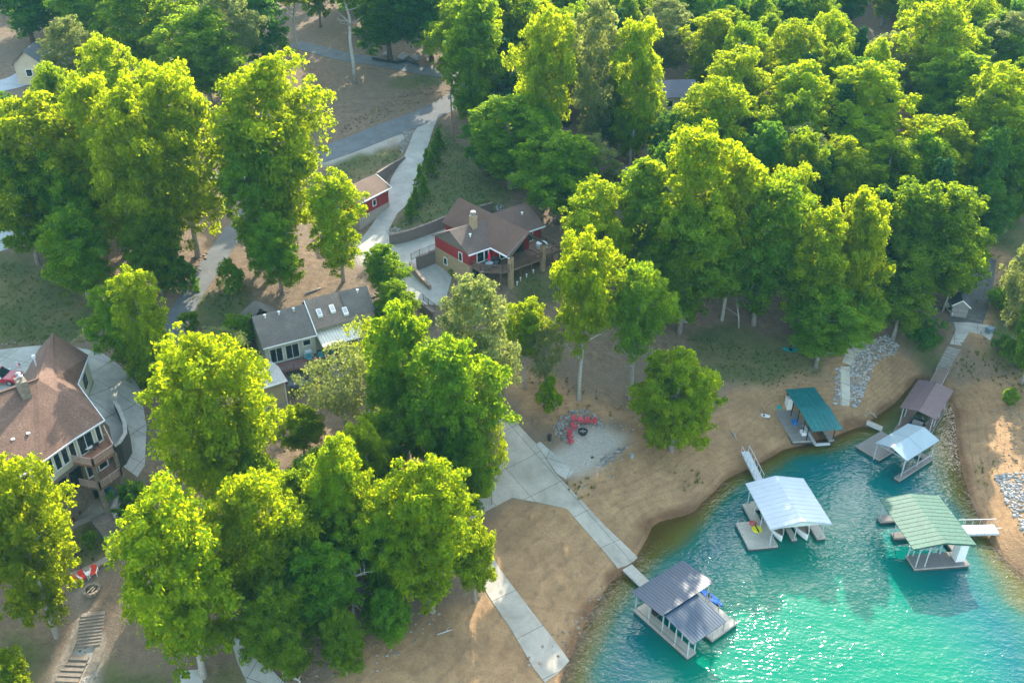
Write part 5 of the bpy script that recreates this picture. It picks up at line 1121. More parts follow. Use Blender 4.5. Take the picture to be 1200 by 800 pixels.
mb = thing_fr('swim_float', 'round yellow float lying on the platform of the white-roofed dock', 'float', Fr(fr.w(1.5,2.0,0), fr.a), .5)
q_ = MB(Fr(fr.w(1.5,2.0,0), fr.a)); q_.lathe((0,0,.5), [(.2,.02),(.55,.03),(.62,.12),(.55,.2),(.25,.17)], 18); q_.build('cushion', M('yellow_vinyl', (.62,.55,.02), .45, .1), mb); q_ = MB(Fr(fr.w(1.5,2.0,0), fr.a)); q_.box(-.62,.62,-.07,.07,.68,.73); q_.build('strap', BLACKM, mb)
mb = thing_fr('life_ring', 'red ring lying at the back of the platform beside the yellow float', 'ring', Fr(fr.w(.5,2.0,0), 0), .5)
q_ = MB(Fr(fr.w(.45,1.9,0), 0)); q_.tube([(math.cos(t)*.33, math.sin(t)*.33, .58) for t in np.linspace(0, 6.28, 20)], .09, 6); q_.build('ring', M('red_vinyl', (.6,.05,.04), .5, .1), mb)
# ---- green
fr = fr_px((1031.5,585),(1070,642),3.4); D = thing_fr('boat_dock', 'boat dock with a pale green ribbed roof beside the right bank', 'boat dock', fr, 0, 'boat docks')
deck_part(D, fr, [(6.0,8.1,.8,7.1),(-.4,.55,.45,6.3),(2.4,3.3,.8,6.3),(-.4,6.0,6.3,7.1)], PLANKV)
roof_part(D, fr, [((0,3.45,4.0),(0,-.05,3.4),(8.05,3.45,4.0),(8.05,-.05,3.4),13),((0,3.45,4.0),(0,7.05,3.4),(8.05,3.45,4.0),(8.05,7.05,3.4),13)], RF_GREEN, [((8.07,-.05,3.4),(8.07,3.45,4.0)),((8.07,3.45,4.0),(8.07,7.05,3.4))])
posts(D, fr, [(0,.6,3.45),(2.8,.9,3.5),(6.2,.9,3.5),(7.9,.95,3.5),(0,6.9,3.45),(3,6.9,3.45),(6.2,2.2,3.75),(6.2,3.4,3.95),(6.2,4.6,3.8),(7.9,2.0,3.7),(6.2,1.5,3.6)])
mb = MB(fr); mb.box(6.6,7.6,5.7,6.7,.5,2.9); mb.build('storage_locker', WHITEP, D)
mb = MB(fr); mb.bar((6.2,.9,1.4),(6.2,4.6,1.4),.06); mb.bar((6.2,2.2,1.0),(6.2,3.4,2.6),.07); mb.bar((6.2,3.4,1.0),(6.2,4.6,2.6),.07); mb.build('brace', STEEL, D)
gangway('gangway', 'aluminium gangway with rails between the green-roofed dock and the right bank', (1124,621), .6, (1168,620), 1.0, 1.5, STEEL, True)
boat('boat in the covered slip of the green-roofed dock', fr, 4.6, 3.2, 4.6, 1.9, flip=1) if False else None
# ---- teal, stranded on the sand
fr = fr_px((922,457.5),(953,506),3.5); zt = max(H(*fr.w(u,v,0)[:2]) for u in (-.5,4,7.5) for v in (-1.5,1.2)); zt = .8
D = thing_fr('boat_dock', 'boat dock with a dark teal roof stranded on the sandy bank', 'boat dock', fr, 0, 'boat docks')
deck_part(D, fr, [(-.7,7.75,-1.6,1.35),(0,7.9,3.2,3.9),(0,.9,1.35,3.2)], PLANK, .85)
roof_part(D, fr, [((-.35,-.05,3.45),(4.3,-.05,3.55),(-.5,4.0,3.5),(4.3,4.0,3.6),6),((4.3,-.05,3.75),(9.2,-.05,3.45),(4.3,4.0,3.8),(9.2,4.0,3.5),6)], RF_TEAL)
posts(D, fr, [(0,.2,3.4),(2.2,.2,3.45),(4.3,.2,3.5),(6.4,.2,3.5),(7.7,.2,3.4),(0,3.8,3.4),(4.3,3.8,3.5),(7.7,3.8,3.4)], .85, BLACKM)
mb = MB(fr); mb.box(-.2,.9,.1,.9,.85,2.6); mb.build('storage_locker', WHITEP, D)
mb = MB(fr); mb.bar((4.6,1.0,.95),(8.8,1.0,.95),.28); mb.bar((8.8,1.0,.95),(8.8,2.9,.95),.28); mb.build('lift_beam', STEEL, D)
gangway('gangway', 'dark gangway leaning on the stranded teal-roofed dock', (907,451), 2.4, (921,466), 1.0, 1.3, BLACKM)
def cooler(label, fr, u, v, z, w, d, h, mat, cat='box', rz=0):
    f2 = Fr(fr.w(u,v,0), fr.a+rz); r = thing_fr('storage_box', label, cat, f2, z); mb = MB(f2); mb.box(-w/2,w/2,-d/2,d/2,z,z+h*.82); mb.build('body', mat, r, bevel=.02); mb = MB(f2); mb.box(-w/2-.03,w/2+.03,-d/2-.03,d/2+.03,z+h*.82+.003,z+h); mb.build('lid', mat, r, bevel=.02); return r
BLUEV = M('blue_vinyl', (.02,.14,.42), .45, .15); TEALV = M('teal_plastic', (.01,.32,.34), .4, .1)
cooler('blue box on the grey deck in the middle of the stranded dock', fr, 4.0, .0, .85, .8, .55, .5, BLUEV)
cooler('teal box at the rear corner of the stranded dock deck', fr, .4, -.9, .85, .7, .5, .35, TEALV)
cooler('white box at the front corner of the stranded dock deck', fr, 6.3, .3, .85, .9, .6, .4, WHITEP)
# ---- brown
fr = fr_px((1057,477),(1095,490),3.4); D = thing_fr('boat_dock', 'boat dock with a plum-brown ribbed roof at the tip of the cove', 'boat dock', fr, 0, 'boat docks')
deck_part(D, fr, [(0,1.1,-1.3,7.6),(3.1,4.2,-1.3,7.6),(1.1,3.1,5.6,7.6)], PLANKB)
roof_part(D, fr, [((0-.2,-.1,3.35),(-.2,8.1,3.5),(2.1,-.1,3.75),(2.1,8.1,3.9),7),((2.1,-.1,3.75),(2.1,8.1,3.9),(4.4,-.1,3.35),(4.4,8.1,3.5),7)], RF_BROWN)
posts(D, fr, [(u,v,3.35) for u in (.2,4.0) for v in (.1,2.6,5.0,7.5)])
boat('dark boat under the plum-brown dock roof', fr, 2.1, .9, 4.4, 1.7, hull=M('hull_dark', (.03,.045,.06), .3, .1)) if False else None
f2 = Fr(fr.w(2.1,.6,0), fr.a-math.pi/2); boat('dark-hulled boat moored under the plum-brown dock roof', f2, 0, 0, 4.4, 1.75, hull=M('hull_dark', (.03,.045,.06), .3, .1), inside=M('boat_carpet', (.16,.15,.15), .9, .2))
gangway('gangway', 'red-brown gangway between the plum-roofed dock and the wooden steps', (1095,452), .7, (1106,432), 2.0, 1.5, PLANKB)
steps('plank steps climbing from the red-brown gangway to the stone path', (1103,436), (1118,408), 9, 1.7, M('step_grey', (.30,.27,.24), .9, .25, 1.5, 8), dep=.22)
# ---- silver
fr = fr_px((1027,518),(1064,539),3.2); D = thing_fr('boat_dock', 'boat dock with a smooth silver gabled roof and a bare side deck', 'boat dock', fr, 0, 'boat docks')
deck_part(D, fr, [(-2.9,.6,.75,6.2),(3.75,4.5,-.8,6.6),(.6,3.75,5.6,6.4)], PLANK)
roof_part(D, fr, [((2.2,-.25,3.9),(0,-.25,3.2),(2.2,6.75,3.9),(0,6.75,3.2),2),((2.2,-.25,3.9),(4.45,-.25,3.2),(2.2,6.75,3.9),(4.45,6.75,3.2),2)], RF_SILVER)
posts(D, fr, [(.15,.1,3.2),(.15,3.2,3.2),(.15,6.3,3.2),(4.2,-.1,3.2),(4.2,3.2,3.2),(4.2,6.3,3.2)])
mb = MB(fr); mb.bar((.1,0,3.1),(4.3,0,3.1),.08); mb.bar((.15,.1,3.1),(.15,6.3,3.1),.08); mb.bar((4.2,-.1,3.1),(4.2,6.3,3.1),.08); mb.bar((4.25,.2,1.0),(4.25,6.2,1.0),.06); mb.build('frame', STEEL, D)
gangway('gangway', 'short weathered gangway from the sandy bank to the silver-roofed dock deck', (1016,494), .9, (1034,502), .5, .9, SILVERW)
def log(label, a, b, r_=.12):
    A_, B_ = G(*a), G(*b); t = thing('driftwood_log', label, 'log', A_); mb = MB(); mb.tube([A_+Vector((0,0,r_)), A_.lerp(B_,.5)+Vector((.1,.05,r_*1.1)), B_+Vector((0,0,r_))], [r_,r_*.9,r_*.6], 7); mb.build('trunk', BARKW, t, True)
    mb = MB(); m_ = A_.lerp(B_,.6)+Vector((0,0,r_)); mb.tube([m_, m_+Vector((.25,.4,.3))], [r_*.5,.02], 5); mb.build('branch_stub', BARKW, t)
log('pale driftwood log on the sand behind the silver-roofed dock', (1019,484), (1027,490)); log('pale driftwood stick at the edge of the sand left of the silver-roofed dock', (1012,486), (1015,489), .08)
log('grey log lying on the bank behind the white-roofed dock', (857,506), (863,516), .1); log('log lying near the sand patch left of the lower ramp', (512,744), (530,738), .1); log('grey log beside the rubble at the bottom centre left', (345,795), (352,800), .12); log('pale log lying in the grass above the grey house', (358,345), (376,338), .12)
# ------------------------------------------------------------------ small craft and things by the water
def canoe(name, label, cat, base, ang, L, w, mat, z=None):
    z = base.z if z is None else z; f2 = Fr((base.x, base.y), ang); r = thing_fr(name, label, cat, f2, z); mb = MB(f2); n = 8; ps = []
    for i in range(n+1):
        t = i/n*2-1; ww = w/2*(1-abs(t)**2.4*.95); sh = .22+.14*t*t; x = t*L/2; ps += [(x,-ww,z+sh),(x,-ww*.7,z+.03),(x,ww*.7,z+.03),(x,ww,z+sh),(x,ww*.78,z+sh-.03),(x,-ww*.78,z+sh-.03)]
    fs = []
    for i in range(n):
        a = i*6; b = a+6
        for k in range(5): fs.append((a+k,b+k,b+k+1,a+k+1))
        if i not in (3,4): fs.append((a+5,b+5,b,a))
    fs += [tuple(range(6)), tuple(n*6+k for k in range(6))[::-1]]
    mb.pts(ps, fs); mb.build('hull', mat, r, True); mb = MB(f2); mb.box(-L*.13,L*.02,-w*.28,w*.28,z+.1,z+.2); mb.box(-L*.16,-L*.13,-w*.28,w*.28,z+.1,z+.42); mb.build('seat', BLACKM, r); return r
fr = fr_px((743,714),(806,770),.5)
canoe('kayak', 'bright blue kayak lashed to the right side of the navy-roofed dock', 'kayak', fr.w(3.6,7.7,0), fr.a+.05, 3.0, .85, M('kayak_blue', (.01,.16,.65), .35, .1), .2)
p = P(833,683,.3); 
g = G(928,411); canoe('paddle_boat', 'turquoise plastic boat lying on the lawn above the stranded dock', 'paddle boat', g, math.radians(-12), 2.6, 1.1, TEALV)
g = G(1112,362); canoe('canoe', 'white canoe lying beside the little shed', 'canoe', g, math.radians(82), 4.0, .85, WHITEP)
g = G(896,488); canoe('dinghy', 'tiny white hull lying on the sand left of the stranded dock', 'boat', g, math.radians(-20), 1.4, .7, WHITEP)
# shed
g = G(1122,366); fr = Fr((g.x, g.y), math.radians(72)); S = thing_fr('small_shed', 'little pale-boarded shed with a dark roof under the trees', 'shed', fr, g.z)
z = g.z; mb = MB(fr); mb.box(-1.3,1.6,-1.1,1.1,z-.4,z+1.9); mb.pts([(-1.3,-1.1,z+1.9),(-1.3,1.1,z+1.9),(-1.3,0,z+2.7),(-1.2,-1.1,z+1.9),(-1.2,1.1,z+1.9),(-1.2,0,z+2.7)], [(0,1,2),(3,5,4),(0,3,4,1),(1,4,5,2),(2,5,3,0)]); mb.build('wall', M('shed_boards', (.30,.28,.265), .8, .2, 1, stripes=(2,.22,.5)), S)
mb = MB(fr); mb.slab([(-1.5,-1.35,z+1.75),(1.8,-1.35,z+1.75),(1.8,0,z+2.8),(-1.5,0,z+2.8)], .08); mb.slab([(-1.5,0,z+2.8),(1.8,0,z+2.8),(1.8,1.35,z+1.75),(-1.5,1.35,z+1.75)], .08); rf_ = mb.build('roof', M('shed_roof', (.06,.06,.07), .8, .2), S)
mb = MB(fr); mb.bar((-1.52,-1.35,z+1.7),(-1.52,0,z+2.75),.06,.14); mb.bar((-1.52,0,z+2.75),(-1.52,1.35,z+1.7),.06,.14); mb.build('fascia', WHITE, rf_)
g = G(1159,389); fr = Fr((g.x,g.y), .5); cooler('small blue-grey chest on the paved corner of the shore path', fr, 0, 0, g.z+.06, 1.1, .8, .7, M('chest_grey', (.12,.17,.21), .6, .2))
# ------------------------------------------------------------------ fire pits and chairs
PINK = M('adirondack_red', (.56,.045,.075), .45, .12)
def adirondack():
    r = thing('adirondack_chair', '', 'chair'); f = ID
    mb = MB(f)
    for i in range(4): mb.slab([(-.26,-.3+i*.14,.38-.03*(3-i)+.06),(.26,-.3+i*.14,.38-.03*(3-i)+.06),(.26,-.18+i*.14,.40-.03*(3-i)+.06),(-.26,-.18+i*.14,.40-.03*(3-i)+.06)][::1], .025)
    mb.build('seat', PINK, r)
    mb = MB(f)
    for i in range(5): x = -.24+i*.12; h = .98+.09*(1-abs(i-2)/2); mb.slab([(x-.05,-.30,.32),(x+.05,-.30,.32),(x+.05,-.62,h),(x-.05,-.62,h)], .025)
    mb.bar((-.28,-.46,.68),(.28,-.46,.68),.03,.07); mb.build('backrest', PINK, r)
    for s in (-1, 1):
        mb = MB(f); mb.box(s*.33-.07,s*.33+.07,-.52,.36,.585,.62); mb.build('armrest', PINK, r)
        mb = MB(f); mb.box(s*.30-.02,s*.30+.02,.20,.32,0,.583); mb.build('leg', PINK, r)
        mb = MB(f); mb.bar((s*.29,.26,.42),(s*.29,-.62,.04),.03,.12); mb.build('leg', PINK, r)
    return r
ch0 = adirondack(); fire = G(683,508); first = True
spots = [(673.5,494.5,'at the top left of the arc, closest to the slope'),(680.5,496,'second from the top left of the arc'),(687.5,496.5,'in the middle of the top row'),(695,497,'at the right end of the arc'),(673.5,502.5,'set back at the left, facing the dark fire bowl'),(668,507.5,'upper one of the three in the left column'),(668,513,'middle one of the three in the left column'),(669,519,'bottom one of the three in the left column')]
CH = []
for x, y, l in spots:
    c = ch0 if first else copy_tree(ch0); first = False; g = G(x, y); c.location = (g.x, g.y, g.z+.02); dd = fire-g; c.rotation_euler.z = math.atan2(dd.y, dd.x)-math.pi/2; c.scale = (.8,)*3
    tag(c, 'red adirondack chair '+l, 'chair', 'red chairs round the gravel fire bowl')
FIRE = M('fire_steel', (.018,.018,.02), .6, .3); ASHM = M('ash', (.30,.28,.26), .95, .4)
t = thing('fire_bowl', 'black round fire bowl in front of the red chairs', 'fire pit', fire); mb = MB(); mb.lathe(fire, [(.42,0),(.5,.1),(.56,.42),(.62,.44),(.62,.48),(.5,.48),(.44,.2)], 20); mb.build('bowl', FIRE, t); mb = MB()
for a in (.3,1.6,2.9): mb.bar(fire+Vector((math.cos(a)*.4,math.sin(a)*.4,.36)), fire-Vector((math.cos(a)*.35,math.sin(a)*.35,-.42)), .1)
mb.build('charred_log', ASHM, t)
f2_ = G(108,692); t = thing('fire_ring', 'stone fire ring with logs on the terrace by the oval bed', 'fire pit', f2_); mb = MB()
for k in range(14): a = k*2*math.pi/14; c = f2_+Vector((math.cos(a)*.72, math.sin(a)*.72, 0)); f_ = Fr((c.x,c.y), a); mb.fr = f_; mb.box(-.14,.14,-.15,.15,c.z-.1,c.z+.32)
mb.build('ring', STONE, t); mb = MB(); mb.lathe(f2_, [(.56,.02),(.56,.07)], 16); mb.build('ash_bed', FIRE, t); mb = MB(); mb.bar(f2_+Vector((-.3,-.35,.12)), f2_+Vector((.05,.35,.2)), .13); mb.bar(f2_+Vector((.1,-.3,.12)), f2_+Vector((.25,.2,.18)), .12); mb.build('log', M('split_wood', (.55,.42,.26), .9, .2), t)
WPL = M('white_plastic', (.75,.75,.73), .5, .05); REDC = M('cushion_red', (.62,.045,.02), .8, .1); ORC = M('cushion_orange', (.55,.16,.03), .8, .1)
def lounge(label, px, py, cm, target):
    g = G(px, py); r = thing('garden_chair', label, 'chair', (g.x,g.y,g.z+.02)); dd = target-g; r.rotation_euler.z = math.atan2(dd.y,dd.x)-math.pi/2
    m0 = r.matrix_basis.copy(); f = ID
    def B_(mb, n, m_):
        mb.v = [m0@p for p in mb.v]; return mb.build(n, m_, r)
    mb = MB(f); mb.box(-.27,.27,-.28,.3,.40,.50); B_(mb, 'seat', cm); mb = MB(f); mb.slab([(-.27,-.27,.52),(.27,-.27,.52),(.27,-.55,1.0),(-.27,-.55,1.0)], .09); B_(mb, 'backrest', cm)
    for s in (-1,1): mb = MB(f); mb.box(s*.34-.05,s*.34+.05,-.5,.34,.58,.64); mb.box(s*.34-.03,s*.34+.03,.24,.3,0,.578); mb.bar((s*.34,-.28,.577),(s*.34,-.5,0),.05); B_(mb, 'armrest', WPL)
    return r
lounge('white chair with a red cushion right of the small white table by the fire ring', 111,674, REDC, f2_); lounge('white chair with a red cushion left of the small white table by the fire ring', 98.5,679.5, REDC, f2_); lounge('white chair with an orange cushion half under the tree by the fire ring', 92,684, ORC, f2_)
def small_table(name, label, p, r_, h, mat, legs=4, cat='table'):
    t = thing(name, label, cat, p); mb = MB(); mb.lathe(p+Vector((0,0,h-.05)), [(r_*.96,0),(r_,.02),(r_,.05)], 16); mb.build('tabletop', mat, t)
    for k in range(legs): a = k*6.283/legs+.4; mb = MB(); mb.bar(p+Vector((math.cos(a)*r_*.7,math.sin(a)*r_*.7,0)), p+Vector((math.cos(a)*r_*.5,math.sin(a)*r_*.5,h-.05)), .05); mb.build('leg', mat, t)
    return t
small_table('side_table', 'small white table between the two red-cushioned chairs', G(105,675), .33, .48, WPL)
g = G(96,668); t = thing('lamp_post', 'short black lamp post at the edge of the oval bed', 'lamp', g); mb = MB(); mb.tube([g, g+Vector((0,0,2.0))], [.05,.035], 8); mb.build('pole', BLACKM, t); mb = MB(); mb.lathe(g+Vector((0,0,2.0)), [(.08,0),(.15,.08),(.17,.3),(.2,.32),(.03,.45)], 8); mb.build('lantern', BLACKM, t)
# ------------------------------------------------------------------ cars, furniture by the houses
def car(label, g, ang, col, L=4.9, w=1.9, name='pickup_truck', cat='car'):
    f2 = Fr((g.x,g.y), ang); z = g.z; r = thing_fr(name, label, cat, f2, z); paint = M('paint_'+label.split()[0]+'_'+str(len(MATS)), col, .25, .06, .8, spec=.7)
    prof = [(-2.45,.5),(-2.45,.98),(-1.0,1.02),(-.95,1.03),(.75,1.03),(1.7,.98),(2.35,.86),(2.45,.5),(2.2,.36),(-2.2,.36)]
    def ex(mb, pf, y0, y1, tap=0):
        n = len(pf); mb.pts([(x*L/4.9,y0+tap*max(0,h-1.02),z+h) for x,h in pf]+[(x*L/4.9,y1-tap*max(0,h-1.02),z+h) for x,h in pf], [tuple(range(n)), tuple(range(n,2*n))[::-1]]+[(i,(i+1)%n,n+(i+1)%n,n+i) for i in range(n)])
    mb = MB(f2); ex(mb, prof, -w/2, w/2); mb.build('body', paint, r, bevel=.06)
    mb = MB(f2); ex(mb, [(-1.05,1.0),(-.85,1.62),(.1,1.68),(.85,1.0)], -w/2+.08, w/2-.08, .22); mb.build('cabin', GLASS, r, bevel=.04)
    mb = MB(f2); ex(mb, [(-.86,1.625),(-.8,1.70),(.05,1.74),(.12,1.68)], -w/2+.2, w/2-.2); mb.build('roof_panel', paint, r, bevel=.03)
    for x in (-1.5,1.5):
        for s in (-1,1):
            wh = MB(f2); wh.tube([(x*L/4.9,s*(w/2-.2),z+.36),(x*L/4.9,s*(w/2+.03),z+.36)], .36, 16); wo = wh.build('wheel', M('tyre', (.02,.02,.02), .85, .2), r); rm_ = MB(f2); rm_.tube([(x*L/4.9,s*(w/2+.0),z+.36),(x*L/4.9,s*(w/2+.045),z+.36)], .21, 12); rm_.build('rim', GREYM, wo)
    for s in (-1,1):
        mb = MB(f2); mb.box(2.28*L/4.9,2.42*L/4.9,s*.66-.16,s*.66+.16,z+.68,z+.82); mb.build('headlight', WPL, r)
        mb = MB(f2); mb.box(.55,.72,s*(w/2+.09)-.09,s*(w/2+.09)+.09,z+1.02,z+1.18); mb.build('mirror', WPL if col[0] > .3 else BLACKM, r)
    mb = MB(f2); mb.box(2.40*L/4.9,2.47*L/4.9,-.62,.62,z+.42,z+.64); mb.build('grille', BLACKM, r); return r
g = G(9,447); car('red pickup parked in the concrete court behind the brown house', Vector((g.x-.6,g.y,g.z+.07)), math.radians(-4), (.36,.012,.03))
g = G(344,468); g1 = P(340,459,8.6); ph = H(g1.x, g1.y)
def grill(label, p, rz, mat, name='covered_grill', cat='grill'):
    f2 = Fr((p.x,p.y), rz); r = thing_fr(name, label, cat, f2, p.z); mb = MB(f2); mb.box(-.62,.62,-.3,.3,p.z+.1,p.z+.85); mb.build('cabinet', mat, r, bevel=.05); mb = MB(f2); n = 8
    pf = [(math.cos(math.pi*i/n)*.34, math.sin(math.pi*i/n)*.32) for i in range(n+1)]; ps = [(-.45,y,p.z+.853+h) for y,h in pf]+[(.45,y,p.z+.853+h) for y,h in pf]; k = n+1
    mb.pts(ps, [tuple(range(k)), tuple(range(k,2*k))[::-1]]+[(i,(i+1)%k,k+(i+1)%k,k+i) for i in range(k)]); mb.build('lid', mat, r); return r
a = P(128,578,6.6); a.z = H(a.x,a.y)
f2 = Fr((a.x,a.y), -.7); r = thing_fr('covered_boat', 'small blue covered boat on the terrace under the brown house', 'boat', f2, a.z); mb = MB(f2); mb.prism([(-1.1,-.5),(.7,-.5),(1.2,0),(.7,.5),(-1.1,.5)], a.z, a.z+.45); mb.build('hull', M('tarp_blue', (.02,.10,.2), .6, .2), r, bevel=.12); mb = MB(f2); mb.prism([(-1.0,-.42),(.6,-.42),(1.0,0),(.6,.42),(-1.0,.42)], a.z+.453, a.z+.62); mb.build('cover', M('tarp_navy', (.015,.07,.15), .7, .2), r, bevel=.1)
p_ = P(347,457,8.9); grill('black covered grill on the patio corner beside the beige outbuilding', Vector((p_.x,p_.y,H(p_.x,p_.y)+.07)), .5, BLACKM)
# brown house upper balcony furniture
def chair_simple(label, p, rz, mat, name='deck_chair', group=None, s=1.0):
    r = thing(name, label, 'chair', p, rz, group); m0 = r.matrix_basis.copy()
    def B_(mb, n): mb.v = [m0@(q_*s) for q_ in mb.v]; return mb.build(n, mat, r)
    mb = MB(); mb.box(-.28,.28,-.28,.28,.36,.46); B_(mb,'seat'); mb = MB(); mb.slab([(-.28,-.26,.47),(.28,-.26,.47),(.28,-.4,.98),(-.28,-.4,.98)],.06); B_(mb,'backrest')
    for x in (-.25,.25):
        for y in (-.25,.25): mb = MB(); mb.box(x-.025,x+.025,y-.025,y+.025,0,.358); B_(mb,'leg')
    return r
SLATE = M('wicker_dark', (.06,.065,.07), .8, .3)
for x, y, l in ((97,530,'left of the white table on the upper balcony of the brown house'),(113,525,'right of the white table on the upper balcony of the brown house'),(104,521,'behind the white table on the upper balcony of the brown house')): chair_simple('dark wicker chair '+l, P(x,y,12.52), .8 if 'right' in l else -1.2, SLATE)
small_table('coffee_table', 'white table on the upper balcony of the brown house', P(104,527,12.52), .5, .45, WPL)
# flag by the pickup
g = G(29,443); t = thing('flag', 'small flag on a pole behind the red pickup', 'flag', g); mb = MB(); mb.tube([g, g+Vector((0,0,2.2))], .03, 6); mb.build('pole', STEEL, t)
for k in range(6):
    mb = MB(Fr((g.x,g.y), 2.6)); z = g.z+1.5+k*.1; mb.box(.03,.85,-.01,.01,z,z+.1); mb.build('stripe', M('flag_red', (.5,.03,.05), .8, .05) if k%2 == 0 else WPL, t)
mb = MB(Fr((g.x,g.y), 2.6)); mb.box(.03,.38,-.016,.016,g.z+1.8,g.z+2.1); mb.build('canton', M('flag_blue', (.03,.05,.2), .8, .05), t)
# grey house deck furniture
A0 = P(310,405,14.2); fr = Fr((A0.x, A0.y), math.radians(29))
TURQ = M('turquoise_chair', (.03,.24,.28), .5, .1)
for i, (u, v, l) in enumerate(((5.0,-1.3,'leftmost'),(6.5,-1.5,'second from left'),(8.2,-1.6,'second from right'),(9.8,-1.4,'rightmost'))): chair_simple('turquoise deck chair on the red-railed deck, '+l+' of four', fr.w(u, v, 11.06), fr.a+3.1, TURQ, group='turquoise chairs on the deck')
grill('silver grill against the wall on the red-railed deck', fr.w(5.2,-.3,11.06), fr.a, STEEL, 'gas_grill')
cooler('brown bench box on the left end of the red-railed deck', fr, -.4, -.3, 11.06, .7, .9, .6, M('box_brown', (.22,.10,.06), .8, .2), 'bench')
a = fr.w(3.2,-8.6,0)
g = G(386,455); 
# red house balcony: table with a folded red umbrella, grill, chairs
c = P(509.5,277,18.5); fr = Fr((c.x, c.y), U1)
t = small_table('patio_table', 'round blue-grey table on the balcony of the red house', fr.w(10.1,2.0,16.76), .6, .72, M('table_slate', (.10,.16,.18), .5, .1))
p = fr.w(10.1,2.0,16.76); t = thing('patio_umbrella', 'folded red umbrella standing in the table on the red house balcony', 'umbrella', p); mb = MB(); mb.tube([p, p+Vector((0,0,2.5))], .03, 6); mb.build('pole', STEEL, t); mb = MB(); mb.lathe(p+Vector((0,0,1.0)), [(.05,0),(.2,.15),(.17,.8),(.07,1.4),(.01,1.5)], 10); mb.build('canopy', M('umbrella_red', (.6,.01,.06), .8, .1), t)
for k, (du, dv, l) in enumerate(((-.9,0,'rear'),(.7,.5,'front right'),(.5,-.8,'front left'))): chair_simple('slate chair at the round table on the red house balcony, '+l, fr.w(10.1+du,2.0+dv,16.76), fr.a+k*2.1+1.5, SLATE, group='chairs round the balcony table')
grill('black covered grill on the balcony of the red house', fr.w(9.9,3.3,16.76), fr.a+1.4, BLACKM)
c_ = fr.w(9.9,11.8,16.76); t = thing('hot_tub', 'pale round tub on the right-hand deck of the red house', 'tub', c_); mb = MB(); mb.lathe(c_, [(.8,0),(.85,.1),(.85,.65),(.75,.72)], 18); mb.build('tub', M('tub_pale', (.5,.52,.52), .5, .1), t); mb = MB(); mb.lathe(c_+Vector((0,0,.723)), [(.78,0),(.78,.08),(.3,.16)], 18); mb.build('cover', M('tub_cover', (.45,.47,.48), .6, .1), t)
# flag on the balcony corner
p = fr.w(10.3,.3,16.7); t = thing('flag', 'small striped flag hanging at the balcony corner of the red house', 'flag', p); mb = MB(); mb.tube([p, p+Vector((.5,-.9,.5))], .02, 6); mb.build('pole', WPL, t)
for k in range(5): mb = MB(Fr((p.x+.25,p.y-.45), -1.0)); z = p.z-.15-k*.12; mb.box(0,.9,-.01,.01,z,z+.12); mb.build('stripe', M('flag_red', (.5,.03,.05), .8, .05) if k%2 == 0 else WPL, t)
for i, (x, y, l) in enumerate(((617,325,'nearest the brick column'),(625,320,'in the middle'),(610,329,'farthest left'),(606,334,'at the bottom'))):
    g = G(x, y); t = thing('garden_light', 'small white garden light on the lawn below the red house, '+l, 'light', g, group='white garden lights on the lawn'); mb = MB(); mb.lathe(g, [(.07,0),(.07,.4),(.13,.42),(.13,.55),(.03,.6)], 8); mb.build('lantern', WPL, t); mb = MB(); mb.bar(g-Vector((0,0,.2)), g+Vector((0,0,.02)), .04); mb.build('stake', BLACKM, t)
# ------------------------------------------------------------------ utility pole and wires, silt fence, boulders
g = G(530,160); ht = top_z(g.y, 104); t = thing('utility_pole', 'tall brown wooden utility pole beside the road', 'utility pole', g); mb = MB(); mb.tube([g-Vector((0,0,.5)), (g.x,g.y,ht)], [.17,.11], 8); mb.build('pole', M('pole_wood', (.30,.20,.14), .9, .2, 1, 6), t)
mb = MB(); mb.lathe((g.x-.35,g.y-.1,ht-1.9), [(.2,0),(.22,.1),(.22,.7),(.1,.8)], 10); mb.build('transformer', GREYM, t); mb = MB(); mb.bar((g.x-.9,g.y,ht-.35),(g.x+.7,g.y,ht-.35),.09); mb.build('crossarm', TIMBER, t)
pt = Vector((g.x-.5,g.y,ht-.3))
for dz, dx, l in ((0,0,'upper wire running left from the utility pole across the field'),(-1.3,.2,'lower wire running left from the utility pole across the field')):
    e_ = P(330,112+10*(dz<0),30); t = thing('power_line', l, 'cable', pt+Vector((dx,0,dz))); mb = MB(); a = pt+Vector((dx,0,dz)); mb.tube([a.lerp(e_, k/14)-Vector((0,0,1.1*math.sin(math.pi*k/14))) for k in range(15)], .018, 4); mb.build('wire', BLACKM, t)
pts = [G(x, y) for x, y in ((437,70),(452,73),(465,75),(478,73),(490,78))]; t = thing('silt_fence', 'black sagging silt fence along the upper road', 'fence', pts[0]); mb = MB(); mb.tube([p+Vector((0,0,.3)) for p in pts], .3, 6); mb.build('fabric', BLACKM, t)
for p in pts: mb = MB(); mb.bar(p, p+Vector((0,0,.9)), .07); mb.build('stake', TIMBER, t)
def boulder(label, px, py, r_, mat, seed):
    g = G(px, py); rg = random.Random(seed); bm = bmesh.new(); bmesh.ops.create_icosphere(bm, subdivisions=3, radius=1)
    ph = [rg.uniform(0,6) for _ in range(6)]
    for v in bm.verts:
        c = v.co; k = 1+.16*math.sin(3*c.x+ph[0])*math.sin(2.6*c.y+ph[1])+.12*math.sin(5*c.z+ph[2]+2*c.x)+.05*math.sin(9*c.y+ph[3]); v.co = Vector((c.x*r_*1.2*k, c.y*r_*k, c.z*r_*.7*k))
    me = bpy.data.meshes.new('boulder'); bm.to_mesh(me); bm.free(); me.materials.append(mat); o = bpy.data.objects.new('boulder', me); COL.objects.link(o); o.location = g+Vector((0,0,r_*.2)); o.rotation_euler.z = rg.uniform(0,6); tag(o, label, 'boulder'); return o
